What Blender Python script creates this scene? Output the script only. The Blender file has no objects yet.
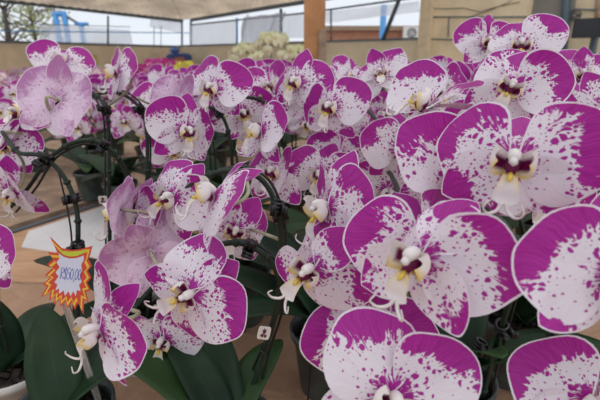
import bpy, math, random
from math import sin, cos, pi, radians as R, sqrt, atan2
from mathutils import Vector as V, Matrix as M4

COL = bpy.context.scene.collection
SC = bpy.context.scene
FPX = 440.0
PITCH = R(18)
CP, SP = cos(PITCH), sin(PITCH)
CAM = V((0, 0, 1.32))
RT, UPV, FW = V((1, 0, 0)), V((0, SP, CP)), V((0, CP, -SP))
TZ = 0.80                                    # height of the bench tops


def P(px, py, d):                            # a point of the place at depth d
    return CAM + RT * ((px - 300) / FPX * d) + UPV * ((200 - py) / FPX * d) + FW * d


def D(n):
    return (RT * n[0] + UPV * n[1] - FW * n[2]).normalized()


# ------------------------------------------------------------------ nodes
class NT:
    def __init__(s, name):
        s.m = bpy.data.materials.new(name)
        s.m.use_nodes = True
        s.t = s.m.node_tree
        s.t.nodes.clear()
        s.out = s.n('ShaderNodeOutputMaterial')

    def n(s, kind, **kw):
        nd = s.t.nodes.new(kind)
        for k, v in kw.items():
            setattr(nd, k, v)
        return nd

    def put(s, sock, v):
        if isinstance(v, bpy.types.NodeSocket):
            s.t.links.new(v, sock)
        elif v is not None:
            sock.default_value = v

    def math(s, op, a, b=None, c=None, clamp=False):
        nd = s.n('ShaderNodeMath', operation=op, use_clamp=clamp)
        s.put(nd.inputs[0], a)
        if b is not None: s.put(nd.inputs[1], b)
        if c is not None: s.put(nd.inputs[2], c)
        return nd.outputs[0]

    def add(s, a, b): return s.math('ADD', a, b)
    def sub(s, a, b): return s.math('SUBTRACT', a, b)
    def mul(s, a, b): return s.math('MULTIPLY', a, b)

    def sstep(s, v, lo, hi, a=0.0, b=1.0):
        nd = s.n('ShaderNodeMapRange', interpolation_type='SMOOTHSTEP')
        s.put(nd.inputs[0], v)
        for i, q in zip((1, 2, 3, 4), (lo, hi, a, b)): s.put(nd.inputs[i], q)
        return nd.outputs[0]

    def xyz(s, x, y, z):
        nd = s.n('ShaderNodeCombineXYZ')
        for i, q in enumerate((x, y, z)): s.put(nd.inputs[i], q)
        return nd.outputs[0]

    def sep(s, v):
        nd = s.n('ShaderNodeSeparateXYZ')
        s.put(nd.inputs[0], v)
        return nd.outputs

    def noise(s, vec, scale, detail=2.0, rough=0.5):
        nd = s.n('ShaderNodeTexNoise')
        s.put(nd.inputs['Vector'], vec)
        nd.inputs['Scale'].default_value = scale
        nd.inputs['Detail'].default_value = detail
        nd.inputs['Roughness'].default_value = rough
        return nd.outputs[0]

    def mix(s, f, a, b):
        nd = s.n('ShaderNodeMix', data_type='RGBA')
        s.put(nd.inputs[0], f)
        s.put(nd.inputs[6], a)
        s.put(nd.inputs[7], b)
        return nd.outputs[2]

    def attr(s, name):
        return s.n('ShaderNodeAttribute', attribute_name=name)

    def coord(s):
        return s.n('ShaderNodeTexCoord').outputs['Object']

    def bsdf(s, col, rough=0.5, spec=0.4, trans=0.0, tcol=None, bump=None, metal=0.0):
        p = s.n('ShaderNodeBsdfPrincipled')
        s.put(p.inputs['Base Color'], col)
        s.put(p.inputs['Roughness'], rough)
        p.inputs['Specular IOR Level'].default_value = spec
        p.inputs['Metallic'].default_value = metal
        nrm = None
        if bump is not None:
            b = s.n('ShaderNodeBump')
            b.inputs['Strength'].default_value = bump[1]
            b.inputs['Distance'].default_value = bump[2]
            s.put(b.inputs['Height'], bump[0])
            nrm = b.outputs[0]
            s.t.links.new(nrm, p.inputs['Normal'])
        res = p.outputs[0]
        if trans > 0:
            t = s.n('ShaderNodeBsdfTranslucent')
            s.put(t.inputs['Color'], tcol if tcol is not None else col)
            if nrm is not None: s.t.links.new(nrm, t.inputs['Normal'])
            mx = s.n('ShaderNodeMixShader')
            mx.inputs[0].default_value = trans
            s.t.links.new(res, mx.inputs[1])
            s.t.links.new(t.outputs[0], mx.inputs[2])
            res = mx.outputs[0]
        s.t.links.new(res, s.out.inputs[0])
        return s.m


def rgb(r, g, b, a=1.0): return (r, g, b, a)


def plain(name, c, rough=0.5, spec=0.4, var=0.0, scale=8.0, bump=0.0, trans=0.0, metal=0.0):
    t = NT(name)
    col = rgb(*c)
    bp = None
    if var > 0 or bump > 0:
        no = t.noise(t.coord(), scale, 5.0, 0.6)
        if var > 0:
            f = t.sstep(no, 0.3, 0.7)
            col = t.mix(f, rgb(*[q * (1 - var) for q in c]), rgb(*[min(1, q * (1 + var)) for q in c]))
        if bump > 0: bp = (no, bump, 0.01)
    return t.bsdf(col, rough, spec, trans, None, bp, metal)


def petal_material(name, mag=(0.42, 0.016, 0.30), white=(0.87, 0.82, 0.865), amount=0.0, spots=True):
    """Orchid petal: solid colour on the outer part breaking into spots towards the base, white rim.
    uv = (along, across/length + .5); attribute 'pt' = (rim distance, kind, 0)."""
    t = NT(name)
    uv = t.sep(t.n('ShaderNodeUVMap', uv_map='uv').outputs[0])
    rnd = t.n('ShaderNodeObjectInfo').outputs['Random']
    pt = t.sep(t.attr('pt').outputs['Vector'])
    s, kind = pt[0], pt[1]
    x = uv[0]
    y = t.sub(uv[1], 0.5)
    r1, r2 = t.mul(rnd, 37.0), t.mul(rnd, 91.0)
    base = t.xyz(t.add(x, r1), t.add(y, r2), 0.0)
    wob = t.noise(base, 5.0, 1.0)
    wob2 = t.noise(t.xyz(t.add(x, r2), t.add(y, r1), 3.0), 5.0, 1.0)
    xw = t.add(x, t.mul(t.sub(wob, 0.5), 0.12))
    yw = t.add(y, t.mul(t.sub(wob2, 0.5), 0.12))
    ang = t.math('ARCTAN2', yw, t.add(xw, 0.06))
    rad = t.math('SQRT', t.add(t.mul(xw, xw), t.mul(yw, yw)))
    # two sizes of spots, stretched along the veins
    def dots(sc, k):
        vo = t.n('ShaderNodeTexVoronoi', voronoi_dimensions='2D')
        t.put(vo.inputs['Vector'], t.xyz(t.add(t.mul(xw, 8.2 * sc), t.mul(rnd, 37.0 + k)), t.add(t.mul(yw, 10.0 * sc), t.mul(rnd, 91.0 + k)), 0.0))
        vo.inputs['Scale'].default_value = 1.15
        vo.inputs['Randomness'].default_value = .85
        return vo.outputs['Distance'], t.sep(vo.outputs['Color'])[0]
    d1, vcol = dots(1.0, 0)
    d2, vcol2 = dots(1.75, 5)
    big = t.noise(base, 1.9, 2.0)
    streak = t.noise(t.xyz(t.add(t.mul(ang, 7.0), r1), t.add(t.mul(rad, 1.2), r2), 0.0), 2.2, 2.0)
    # field per kind
    is_dor = t.math('GREATER_THAN', kind, 0.5)
    is_lat = t.math('GREATER_THAN', kind, 1.5)
    thr = t.add(t.add(0.56, t.mul(is_dor, -0.24)), t.mul(is_lat, 0.30))
    fld = t.mul(t.sub(t.add(t.mul(xw, 0.72), t.mul(rad, 0.28)), thr), 2.3)
    fld = t.add(fld, t.mul(yw, t.sub(1.55, t.mul(is_dor, 1.55))))
    fld = t.add(fld, t.mul(t.sub(big, 0.5), 2.6))
    fld = t.add(fld, t.mul(t.sub(streak, 0.5), 1.0))
    fld = t.add(fld, t.mul(t.sub(rnd, 0.5), 0.35))
    fld = t.add(fld, amount + 0.12)
    # blotch beside the column
    blot = t.math('MAXIMUM', t.sub(1.0, t.mul(rad, 3.1)), -1.0)
    blot = t.add(blot, t.mul(t.sub(streak, 0.5), 1.6))
    fld = t.math('MAXIMUM', fld, blot)
    fine = t.noise(t.xyz(t.add(t.mul(ang, 18.0), r2), t.add(t.mul(rad, 3.0), r1), 0.0), 2.4, 2.0)
    solid = t.mul(t.add(t.sub(fld, 0.42), t.mul(t.sub(fine, 0.5), 0.6)), 0.6)

    def dote(d, vc, a, b, top):
        r_ = t.add(t.mul(fld, a), t.add(b, t.mul(t.sub(vc, 0.5), 0.30)))
        return t.sub(t.math('MINIMUM', r_, top), d)
    e = t.math('MAXIMUM', solid, t.math('MAXIMUM', dote(d1, vcol, 0.34, 0.17, 0.46), dote(d2, vcol2, 0.34, 0.06, 0.42)))
    if not spots: e = t.add(e, 0.6)
    rimn = t.add(s, t.mul(t.sub(big, 0.5), 0.09))
    rim = t.sstep(rimn, 0.95, 0.99)
    e = t.sub(e, t.mul(rim, 1.3))
    mask = t.sstep(e, -0.03, 0.04)
    # veins
    vein = t.noise(t.xyz(t.add(t.mul(ang, 16.0), r2), t.mul(rad, 0.8), 0.0), 3.0, 2.0)
    magc = t.mix(t.sstep(vein, 0.3, 0.7), rgb(mag[0] * .82, mag[1] * .8, mag[2] * .84), rgb(mag[0] * 1.15, mag[1] * 1.8, mag[2] * 1.15))
    whc = t.mix(t.sstep(vein, 0.25, 0.75), rgb(white[0] * .95, white[1] * .91, white[2] * .94), rgb(*white))
    front = t.mix(mask, whc, magc)
    # the reverse shows the pattern pale and blurred
    mask_b = t.sstep(e, -0.2, 0.45)
    backw = rgb(white[0] * 1.02, white[1] * .90, white[2] * 1.0)
    backm = rgb(mag[0] * .45 + .31, mag[1] * .5 + .20, mag[2] * .45 + .31)
    back = t.mix(mask_b, t.mix(t.sstep(vein, .3, .7), backw, rgb(white[0] * .94, white[1] * .72, white[2] * .90)), backm)
    bf = t.n('ShaderNodeNewGeometry').outputs['Backfacing']
    col = t.mix(bf, front, back)
    bump = t.noise(t.xyz(t.add(t.mul(ang, 22.0), r2), t.mul(rad, 2.0), 0.0), 2.5, 2.0)
    return t.bsdf(col, 0.42, 0.3, 0.26, None, (bump, 0.25, 0.0012))


def colattr_material(name, rough=0.4, trans=0.2):
    t = NT(name)
    return t.bsdf(t.attr('col').outputs['Color'], rough, 0.35, trans)


MAT = {}
MAT['petal'] = petal_material('orchid_petal_spotted')
MAT['petal_pink'] = petal_material('orchid_petal_pink', (0.52, 0.02, 0.24), (0.85, 0.45, 0.65), 0.9)
MAT['petal_cream'] = petal_material('orchid_petal_cream', (0.72, 0.62, 0.34), (0.86, 0.80, 0.60), -0.4)
MAT['petal_pale'] = petal_material('orchid_petal_pale', (0.50, 0.13, 0.32), (0.88, 0.77, 0.72), -0.3)
MAT['petal_yellow'] = petal_material('orchid_petal_yellow', (0.75, 0.55, 0.08), (0.85, 0.72, 0.2), 0.5)
MAT['lip'] = colattr_material('orchid_lip')
MAT['column'] = plain('orchid_column', (0.86, 0.80, 0.78), 0.4, 0.35, trans=0.15)
MAT['pedicel'] = plain('pedicel_green', (0.42, 0.40, 0.27), 0.5, 0.3, 0.25, 60)
MAT['stem'] = plain('flower_stem_green', (0.017, 0.030, 0.019), 0.45, 0.3, 0.35, 40)
MAT['wire'] = plain('black_wire', (0.012, 0.014, 0.015), 0.35, 0.5)
MAT['clip'] = plain('black_clip_plastic', (0.010, 0.011, 0.012), 0.35, 0.5)
MAT['bark'] = plain('bark_mix', (0.035, 0.026, 0.022), 0.85, 0.2, 0.6, 60, 0.8)
MAT['pot_white'] = plain('white_pot_plastic', (0.62, 0.60, 0.57), 0.35, 0.4, 0.08, 12)
MAT['pot_clear'] = plain('grey_green_pot_plastic', (.09, .11, .10), 0.3, 0.5, 0.3, 30, trans=0.15)
MAT['label'] = plain('label_white', (0.80, 0.78, 0.74), 0.5)
MAT['label_print'] = plain('label_print', (0.12, 0.02, 0.05), 0.6)


def leaf_mat():
    t = NT('orchid_leaf')
    uv = t.sep(t.n('ShaderNodeUVMap', uv_map='uv').outputs[0])
    rnd = t.n('ShaderNodeObjectInfo').outputs['Random']
    y = t.sub(uv[1], 0.5)
    mid = t.sstep(t.math('ABSOLUTE', y), 0.0, 0.012)
    no = t.noise(t.coord(), 18.0, 4.0)
    c = t.mix(t.sstep(no, .3, .7), rgb(0.009, 0.026, 0.013), rgb(0.017, 0.044, 0.018))
    c = t.mix(t.mul(t.math('POWER', rnd, 4.0), 0.7), c, rgb(0.05, 0.11, 0.03))
    c = t.mix(mid, rgb(0.03, 0.07, 0.025), c)
    fine = t.noise(t.xyz(t.mul(uv[0], 2.0), t.mul(uv[1], 60.0), 0.0), 1.5, 2.0)
    return t.bsdf(c, 0.42, 0.25, 0.12, rgb(0.06, 0.16, 0.03), (fine, 0.15, 0.001))


MAT['leaf'] = leaf_mat()


# ------------------------------------------------------------------ mesh building
class MB:
    """collects vertices and faces, with uv / pt / col per vertex, and links them as one mesh object"""
    def __init__(s):
        s.v, s.f, s.uv, s.pt, s.col, s.mi = [], [], [], [], [], []

    def vert(s, p, uv=(0, .5), pt=(0, 0, 0), col=(1, 1, 1, 1)):
        s.v.append((p[0], p[1], p[2])); s.uv.append(uv); s.pt.append(pt); s.col.append(col)
        return len(s.v) - 1

    def face(s, idx, mi=0):
        s.f.append(tuple(idx)); s.mi.append(mi)

    def mesh(s, name, mats, smooth=True):
        me = bpy.data.meshes.new(name)
        me.from_pydata(s.v, [], s.f)
        for m in mats: me.materials.append(m)
        me.polygons.foreach_set('material_index', s.mi)
        me.polygons.foreach_set('use_smooth', [smooth] * len(s.f))
        lay = me.uv_layers.new(name='uv')
        li = [0] * len(me.loops)
        me.loops.foreach_get('vertex_index', li)
        flat = []
        for i in li: flat += [s.uv[i][0], s.uv[i][1]]
        lay.data.foreach_set('uv', flat)
        a = me.attributes.new('pt', 'FLOAT_VECTOR', 'POINT')
        a.data.foreach_set('vector', [q for p in s.pt for q in p])
        c = me.attributes.new('col', 'FLOAT_COLOR', 'POINT')
        c.data.foreach_set('color', [q for p in s.col for q in p])
        me.update()
        return me

    # --- shapes
    def sheet(s, L, Wu, Wl, phi, base, z0, bend, cup, ruff, hinge, twist, kind, Mn, Kn, rng, e1=0.75, e2=0.6, mi=0, hand=0):
        """rounded petal outline filled with rings; phi is its direction from the dorsal side, clockwise"""
        side = (1 if phi >= 0 else -1) if hand == 0 else hand
        e = (sin(phi), cos(phi))
        q = (-cos(phi) * side, sin(phi) * side)
        ph = [rng.uniform(0, 6.28) for _ in range(3)]
        lob = rng.uniform(-.04, .04)

        def prof(t):
            return (max(0.0, sin(pi * min(1, t) ** e1)) ** e2) * min(1.0, (t / 0.14)) ** 0.35 if t > 0 else 0.0
        bnd = []
        for k in range(Mn):
            a = 2 * pi * k / Mn
            t = 0.5 - 0.5 * cos(a)
            h = prof(t)
            y = h * (Wu if a < pi else -Wl)
            rr = 1 + 0.025 * sin(3 * a + ph[0]) + 0.02 * sin(5 * a + ph[1]) + lob * sin(a)
            bnd.append((t * L, y * rr))
        c = (0.5 * L, 0.0)
        ids = []
        W = 0.5 * (Wu + Wl)

        def put(x, y, sv, a):
            t = x / L
            z = bend * L * t * t + cup * (y / W) ** 2 * W + ruff * sv ** 3 * L * (sin(4 * a + ph[0]) * .6 + sin(7 * a + ph[1]) * .4)
            z += -0.05 * L * math.exp(-(y / (0.08 * L)) ** 2) * t * (1 - t)      # crease along the middle
            z += twist * y * t
            xx = x * cos(hinge) - z * sin(hinge)
            zz = x * sin(hinge) + z * cos(hinge)
            X = base + xx
            return s.vert((e[0] * X + q[0] * y, e[1] * X + q[1] * y, z0 + zz), (t, y / L + .5), (sv, kind, 0))
        ci = put(c[0], c[1], 0, 0)
        for k in range(1, Kn + 1):
            sv = k / Kn
            sv = sv ** 0.85
            ids.append([put(c[0] + (b[0] - c[0]) * sv, c[1] + (b[1] - c[1]) * sv, sv, 2 * pi * j / Mn) for j, b in enumerate(bnd)])

        def f(*ix):
            s.face(ix if side < 0 else ix[::-1], mi)
        for j in range(Mn):
            j2 = (j + 1) % Mn
            f(ci, ids[0][j], ids[0][j2])
            for k in range(Kn - 1):
                f(ids[k][j], ids[k + 1][j], ids[k + 1][j2], ids[k][j2])

    def tube(s, pts, rad, n=8, col=(1, 1, 1, 1), mi=0, cap=True):
        """rad: number or list"""
        pts = [V(p) for p in pts]
        m = len(pts)
        rr = rad if isinstance(rad, (list, tuple)) else [rad] * m
        rings = []
        up = V((0.13, 0.37, 0.92))
        for i, p in enumerate(pts):
            tg = (pts[min(i + 1, m - 1)] - pts[max(i - 1, 0)])
            if tg.length < 1e-9: tg = V((0, 0, 1))
            tg.normalize()
            if i == 0:
                a = tg.cross(up)
                if a.length < 1e-4: a = tg.cross(V((1, 0, 0)))
            else:
                a = a - tg * a.dot(tg)
            a.normalize()
            b = tg.cross(a)
            rings.append([s.vert(p + (a * cos(2 * pi * k / n) + b * sin(2 * pi * k / n)) * rr[i], (i / m, k / n), (0, 0, 0), col) for k in range(n)])
        for i in range(m - 1):
            for k in range(n):
                k2 = (k + 1) % n
                s.face((rings[i][k], rings[i][k2], rings[i + 1][k2], rings[i + 1][k]), mi)
        if cap:
            s.face(rings[0][::-1], mi); s.face(rings[-1], mi)

    def box(s, c, size, mat=None, mi=0, col=(1, 1, 1, 1)):
        hx, hy, hz = size[0] / 2, size[1] / 2, size[2] / 2
        ids = []
        for dx, dy, dz in ((-1, -1, -1), (1, -1, -1), (1, 1, -1), (-1, 1, -1), (-1, -1, 1), (1, -1, 1), (1, 1, 1), (-1, 1, 1)):
            p = V((dx * hx, dy * hy, dz * hz))
            if mat is not None: p = mat @ p
            ids.append(s.vert(p + V(c), col=col))
        for f in ((0, 3, 2, 1), (4, 5, 6, 7), (0, 1, 5, 4), (1, 2, 6, 5), (2, 3, 7, 6), (3, 0, 4, 7)):
            s.face([ids[i] for i in f], mi)

    def lathe(s, prof, n=32, c=(0, 0, 0), mi=0):
        rings = [[s.vert((c[0] + r * cos(2 * pi * k / n), c[1] + r * sin(2 * pi * k / n), c[2] + z)) for k in range(n)] for r, z in prof]
        for i in range(len(prof) - 1):
            for k in range(n):
                k2 = (k + 1) % n
                s.face((rings[i][k], rings[i][k2], rings[i + 1][k2], rings[i + 1][k]), mi)
        return rings

    def prism(s, poly, th, origin, ux, uy, mi=0, mi_side=None):
        """polygon (2D) extruded by th along ux x uy"""
        ux, uy = V(ux).normalized(), V(uy).normalized()
        n = ux.cross(uy)
        o = V(origin)
        a = [s.vert(o + ux * p[0] + uy * p[1] + n * (th / 2)) for p in poly]
        b = [s.vert(o + ux * p[0] + uy * p[1] - n * (th / 2)) for p in poly]
        s.face(a, mi); s.face(b[::-1], mi)
        m = len(poly)
        for i in range(m):
            j = (i + 1) % m
            s.face((a[i], b[i], b[j], a[j]), mi if mi_side is None else mi_side)


def link(name, me, parent=None):
    o = bpy.data.objects.new(name, me)
    COL.objects.link(o)
    if parent is not None: o.parent = parent
    return o


def build(name, mb, mats, parent=None, smooth=True):
    if not isinstance(mats, (list, tuple)): mats = [mats]
    return link(name, mb.mesh(name, mats, smooth), parent)


def tag(o, label=None, cat=None, group=None, kind=None):
    if label: o['label'] = label
    if cat: o['category'] = cat
    if group: o['group'] = group
    if kind: o['kind'] = kind
    return o


def copy_tree(o, parent=None, keep=True):
    c = o.copy()
    COL.objects.link(c)
    c.parent = parent
    for ch in o.children:
        copy_tree(ch, c)
    return c


def spline(pts, k=6):
    pts = [V(p) for p in pts]
    if len(pts) < 3: return pts
    out = []
    ext = [pts[0] * 2 - pts[1]] + pts + [pts[-1] * 2 - pts[-2]]
    for i in range(1, len(ext) - 2):
        p0, p1, p2, p3 = ext[i - 1], ext[i], ext[i + 1], ext[i + 2]
        for j in range(k):
            t = j / k
            out.append(0.5 * ((2 * p1) + (p2 - p0) * t + (2 * p0 - 5 * p1 + 4 * p2 - p3) * t * t + (3 * p1 - p0 - 3 * p2 + p3) * t ** 3))
    out.append(pts[-1])
    return out


# ------------------------------------------------------------------ orchid flower
WHITE, YEL, MAG = (0.87, 0.81, 0.79, 1), (0.80, 0.58, 0.10, 1), (0.16, 0.004, 0.07, 1)


def mixc(a, b, t):
    t = max(0, min(1, t))
    return tuple(a[i] * (1 - t) + b[i] * t for i in range(4))


def lip_mesh(rng, lo=False):
    b = MB()
    nu, nv = (5, 4) if lo else (9, 6)
    # middle lobe: a trowel that runs forward then down
    cl = spline([(0, -.003, .003), (0, -.008, .010), (0, -.015, .0135), (0, -.022, .0120), (0, -.0265, .0125)], 4)
    hw = [.0030, .0036, .0060, .0078, .0020]
    ids = []
    for i in range(nu + 1):
        t = i / nu
        p = cl[min(len(cl) - 1, int(round(t * (len(cl) - 1))))]
        q = t * (len(hw) - 1)
        k = min(int(q), len(hw) - 2)
        w = hw[k] + (hw[k + 1] - hw[k]) * (q - k)
        row = []
        for j in range(nv + 1):
            s = j / nv * 2 - 1
            c = mixc(WHITE, YEL, (.5 - t) * 2.4 - .05 + .4 * abs(s))
            if t < .24 and abs(s) < .75: c = MAG
            row.append(b.vert((p[0] + s * w, p[1] - abs(s) ** 2 * w * .25, p[2] + .35 * w * s * s), col=c))
        ids.append(row)
    for i in range(nu):
        for j in range(nv):
            b.face((ids[i][j], ids[i + 1][j], ids[i + 1][j + 1], ids[i][j + 1]))
    # side lobes: two ears that stand up and close in
    for sg in (-1, 1):
        ids = []
        for i in range(nu + 1):
            u = i / nu
            row = []
            for j in range(nv + 1):
                v = j / nv - .5
                wid = .017 * sin(pi * (.16 + .74 * u)) ** .8
                x = sg * (.0025 + .0100 * sin(u * 2.3) - .008 * v * v)
                y = -.0045 + v * wid + .006 * u
                z = .004 + .015 * u - .004 * cos(v * 3)
                c = mixc(WHITE, YEL, (-v - .2) * 3.0)
                if .05 < u < .42 and -.25 < v < .22: c = MAG
                row.append(b.vert((x, y, z), col=c))
            ids.append(row)
        for i in range(nu):
            for j in range(nv):
                f = (ids[i][j], ids[i + 1][j], ids[i + 1][j + 1], ids[i][j + 1])
                b.face(f if sg > 0 else f[::-1])
        if not lo:
            tw = spline([(sg * .0008, -.0255, .0125), (sg * .003, -.0305, .0135), (sg * .0075, -.0325, .017), (sg * .0105, -.0290, .0215), (sg * .0085, -.0240, .0225)], 5)
            n = len(tw)
            b.tube(tw, [.0013 - .0009 * i / n for i in range(n)], 6, WHITE)
    # callus and throat
    b.tube([(0, -.008, .010), (0, -.0105, .0140), (0, -.0125, .0160)], [.0012, .0017, .0008], 6, YEL)
    b.tube([(0, -.0035, .002), (0, -.0055, .0085), (0, -.0075, .0110)], [.0050, .0042, .0020], 8, MAG)
    return b.mesh('lip', [MAT['lip']])


def column_mesh(lo=False):
    b = MB()
    n = 5 if lo else 9
    pts, rr = [], []
    for i in range(n):
        t = i / (n - 1)
        pts.append((0, .0010 + .0012 * sin(t * 3), .002 + .0125 * t))
        rr.append(.0024 + .0016 * sin(pi * min(1, t * .75 + .12)) if t < .97 else .0016)
    b.tube(pts, rr, 6 if lo else 10)
    b.tube([(0, .0003, .0125), (0, -.0022, .0150), (0, -.0034, .0140)], [.0026, .0025, .0010], 6)
    return b.mesh('column', [MAT['column']])


LIPS = [lip_mesh(random.Random(3))]
COLUMN = column_mesh()
LIP_LO, COLUMN_LO = lip_mesh(random.Random(3), True), column_mesh(True)


def part_sheets(rng, o):
    """specs (name, kwargs) of the two petals and three sepals"""
    g = rng.gauss
    res = []
    for ph, nm in ((0, 'd'), (1, 'r'), (-1, 'l')):
        if ph == 0:
            phi = R(o.get('pd', 0) + g(0, 4))
            if phi == 0: phi = 1e-3
            res.append(('sepal', dict(L=.044 * rng.uniform(.95, 1.05), Wu=.0160, Wl=.0160, phi=phi, base=.003, z0=-.0008, bend=o.get('bd', g(-.06, .12)),
                                      cup=g(.10, .1), ruff=.015, hinge=R(o.get('hd', g(-22, 10))), twist=g(0, .1), kind=1, e1=.85, e2=.72)))
        else:
            phi = R(ph * (o.get('ps', 134) + g(0, 5)))
            k = 'sr' if ph > 0 else 'sl'
            res.append(('sepal', dict(L=.046 * rng.uniform(.95, 1.05), Wu=.0175, Wl=.0165, phi=phi, base=.003, z0=-.0012, bend=g(-.08, .12),
                                      cup=g(.08, .1), ruff=.015, hinge=R(o.get('h' + k, g(-8, 7))), twist=g(0, .1), kind=2, e1=.85, e2=.72)))
    for sgn, k in ((1, 'r'), (-1, 'l')):
        phi = R(sgn * (o.get('p' + k, 78) + (0 if 'p' + k in o else g(0, 4))))
        if phi == 0: phi = sgn * 1e-3
        res.append(('petal', dict(L=.0525 * rng.uniform(.97, 1.04), Wu=.0318, Wl=.0298, phi=phi, base=.002, z0=.0012, bend=o.get('b' + k, g(.04, .14)),
                                  cup=o.get('c' + k, g(.02, .14)), ruff=.028, hinge=R(o.get('h' + k, g(-3, 11))), twist=g(0, .12), hand=sgn, kind=0, e1=.80, e2=.56)))
    return res


def make_flower(parent, mtx, seed, o=None, petmat='petal', Mn=36, Kn=6, lo=False, meshes=None):
    o = o or {}
    rng = random.Random(seed)
    fl = bpy.data.objects.new('flower', None)
    fl.empty_display_size = .02
    COL.objects.link(fl)
    fl.parent = parent
    fl.matrix_local = mtx
    if meshes is None:
        meshes = []
        for nm, kw in part_sheets(rng, o):
            b = MB()
            b.sheet(Mn=Mn, Kn=Kn, rng=rng, **kw)
            meshes.append((nm, b.mesh(nm, [MAT[petmat]])))
    for nm, me in meshes: link(nm, me, fl)
    link('lip', LIP_LO if lo else LIPS[0], fl)
    link('column', COLUMN_LO if lo else COLUMN, fl)
    return fl, meshes


def whole_flower_mesh(seed, petmat, Mn=14, Kn=2):
    rng = random.Random(seed)
    b = MB()
    for nm, kw in part_sheets(rng, {}):
        b.sheet(Mn=Mn, Kn=Kn, rng=rng, **kw)
    for f, (c0, c1, r) in enumerate((((0, 0, .002), (0, -.002, .014), .004), ((0, -.004, .006), (0, -.020, .013), .006))):
        b.tube([c0, c1], [r * .7, r], 6, (WHITE, YEL)[f], 1)
    return b.mesh('flower', [MAT[petmat], MAT['lip']])


def frame(c, N, roll, sc=1.0):
    r = R(roll)
    U0 = RT * sin(r) + UPV * cos(r)
    U = (U0 - N * N.dot(U0)).normalized()
    X = U.cross(N)
    m = M4(((X[0], U[0], N[0], c[0]), (X[1], U[1], N[1], c[1]), (X[2], U[2], N[2], c[2]), (0, 0, 0, 1)))
    return m @ M4.Diagonal((sc, sc, sc, 1))


# ------------------------------------------------------------------ leaf, pot, clip
def leaf_obj(parent, az, L, W, rise, droop, c=(0, 0, .11), seed=0, twist=0.0):
    rng = random.Random(seed)
    b = MB()
    n, m = 16, 6
    e, q = V((cos(az), sin(az), 0)), V((-sin(az), cos(az), 0))
    p = V(c); ang = rise
    ids = []
    for i in range(n + 1):
        t = i / n
        w = W / 2 * (sin(pi * (.10 + .90 * t) ** .85) ** .62 if t < 1 else 0.0)
        w = max(w, .0008)
        tgt = e * cos(ang) + V((0, 0, 1)) * sin(ang)
        nrm = V((0, 0, 1)) * cos(ang) - e * sin(ang)
        row = []
        for j in range(m + 1):
            s = j / m * 2 - 1
            tw = twist * t
            off = q * (s * w * cos(tw)) + nrm * (s * w * sin(tw) + .30 * w * abs(s) ** 1.3 * (1 - .6 * t) + .03 * w * sin(9 * t + s * 2))
            row.append(b.vert(p + off, (t, s * .5 + .5)))
        ids.append(row)
        p = p + tgt * (L / n)
        ang -= droop / n * (0.5 + t)
    for i in range(n):
        for j in range(m):
            b.face((ids[i][j], ids[i + 1][j], ids[i + 1][j + 1], ids[i][j + 1])[::-1])
    o = build('leaf', b, MAT['leaf'], parent)
    md = o.modifiers.new('thickness', 'SOLIDIFY'); md.thickness = .0016; md.offset = -1
    return o


def pot_objs(parent, mat, r=.058, h=.115, seed=0):
    b = MB()
    b.lathe([(0.001, 0), (r * .74, 0), (r * .76, .004), (r * .96, h - .012), (r * 1.05, h - .012), (r * 1.06, h), (r * .99, h), (r * .93, h - .014), (r * .74, .006), (0.001, .006)], 36)
    pot = build('pot', b, mat, parent)
    rng = random.Random(seed)
    b = MB()
    n = 16
    b.lathe([(0.001, h - .018), (r * .5, h - .018), (r * .91, h - .022), (r * .80, h - .05)], 20)
    for _ in range(60):
        a, rr = rng.uniform(0, 6.28), r * .82 * sqrt(rng.random())
        m = M4.Rotation(rng.uniform(0, 3), 3, 'X') @ M4.Rotation(rng.uniform(0, 3), 3, 'Z')
        k = rng.uniform(.006, .014)
        b.box((rr * cos(a), rr * sin(a), h - .014 + rng.uniform(-.003, .004)), (k, k * .7, k * .45), m)
    build('bark_mix', b, MAT['bark'], parent, False)


def clip_obj(parent, p, d, r=.006):
    """small black claw clip around a stem"""
    d = V(d).normalized()
    a = d.cross(V((0.2, -1, 0.1))).normalized()
    c = d.cross(a)
    b = MB()
    ring = [p + (a * cos(t) + c * sin(t)) * r for t in [k * 2 * pi / 14 for k in range(15)]]
    for off in (-.5, 0, .5):
        b.tube([q + d * (off * r * 1.3) for q in ring], r * .30, 6)
    m = M4(((a[0], c[0], d[0]), (a[1], c[1], d[1]), (a[2], c[2], d[2])))
    for sg in (-1, 1):
        b.box(p + a * (sg * r * .7) - c * (r * 1.7), (r * .45, r * 1.5, r * 1.7), m)
        b.box(p + a * (sg * r * 1.1) - c * (r * 2.4), (r * .5, r * .7, r * 1.7), m)
    b.box(p + c * (r * 1.05), (r * 1.2, r * .5, r * 1.7), m)
    return build('clip', b, MAT['clip'], parent)


def stem_obj(parent, pts, rad=.0026, mat='stem', name='stem', k=6, nodes=True):
    pp = spline(pts, k)
    b = MB()
    b.tube(pp, [rad * (1.0 - .25 * i / len(pp)) for i in range(len(pp))], 8)
    if nodes:
        for i in range(4, len(pp) - 2, 9):
            d = (pp[i + 1] - pp[i]).normalized() * .003
            b.tube([pp[i] - d, pp[i], pp[i] + d], [rad * .9, rad * 1.45, rad * .9], 8)
    build(name, b, MAT[mat], parent)
    return pp


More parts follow.
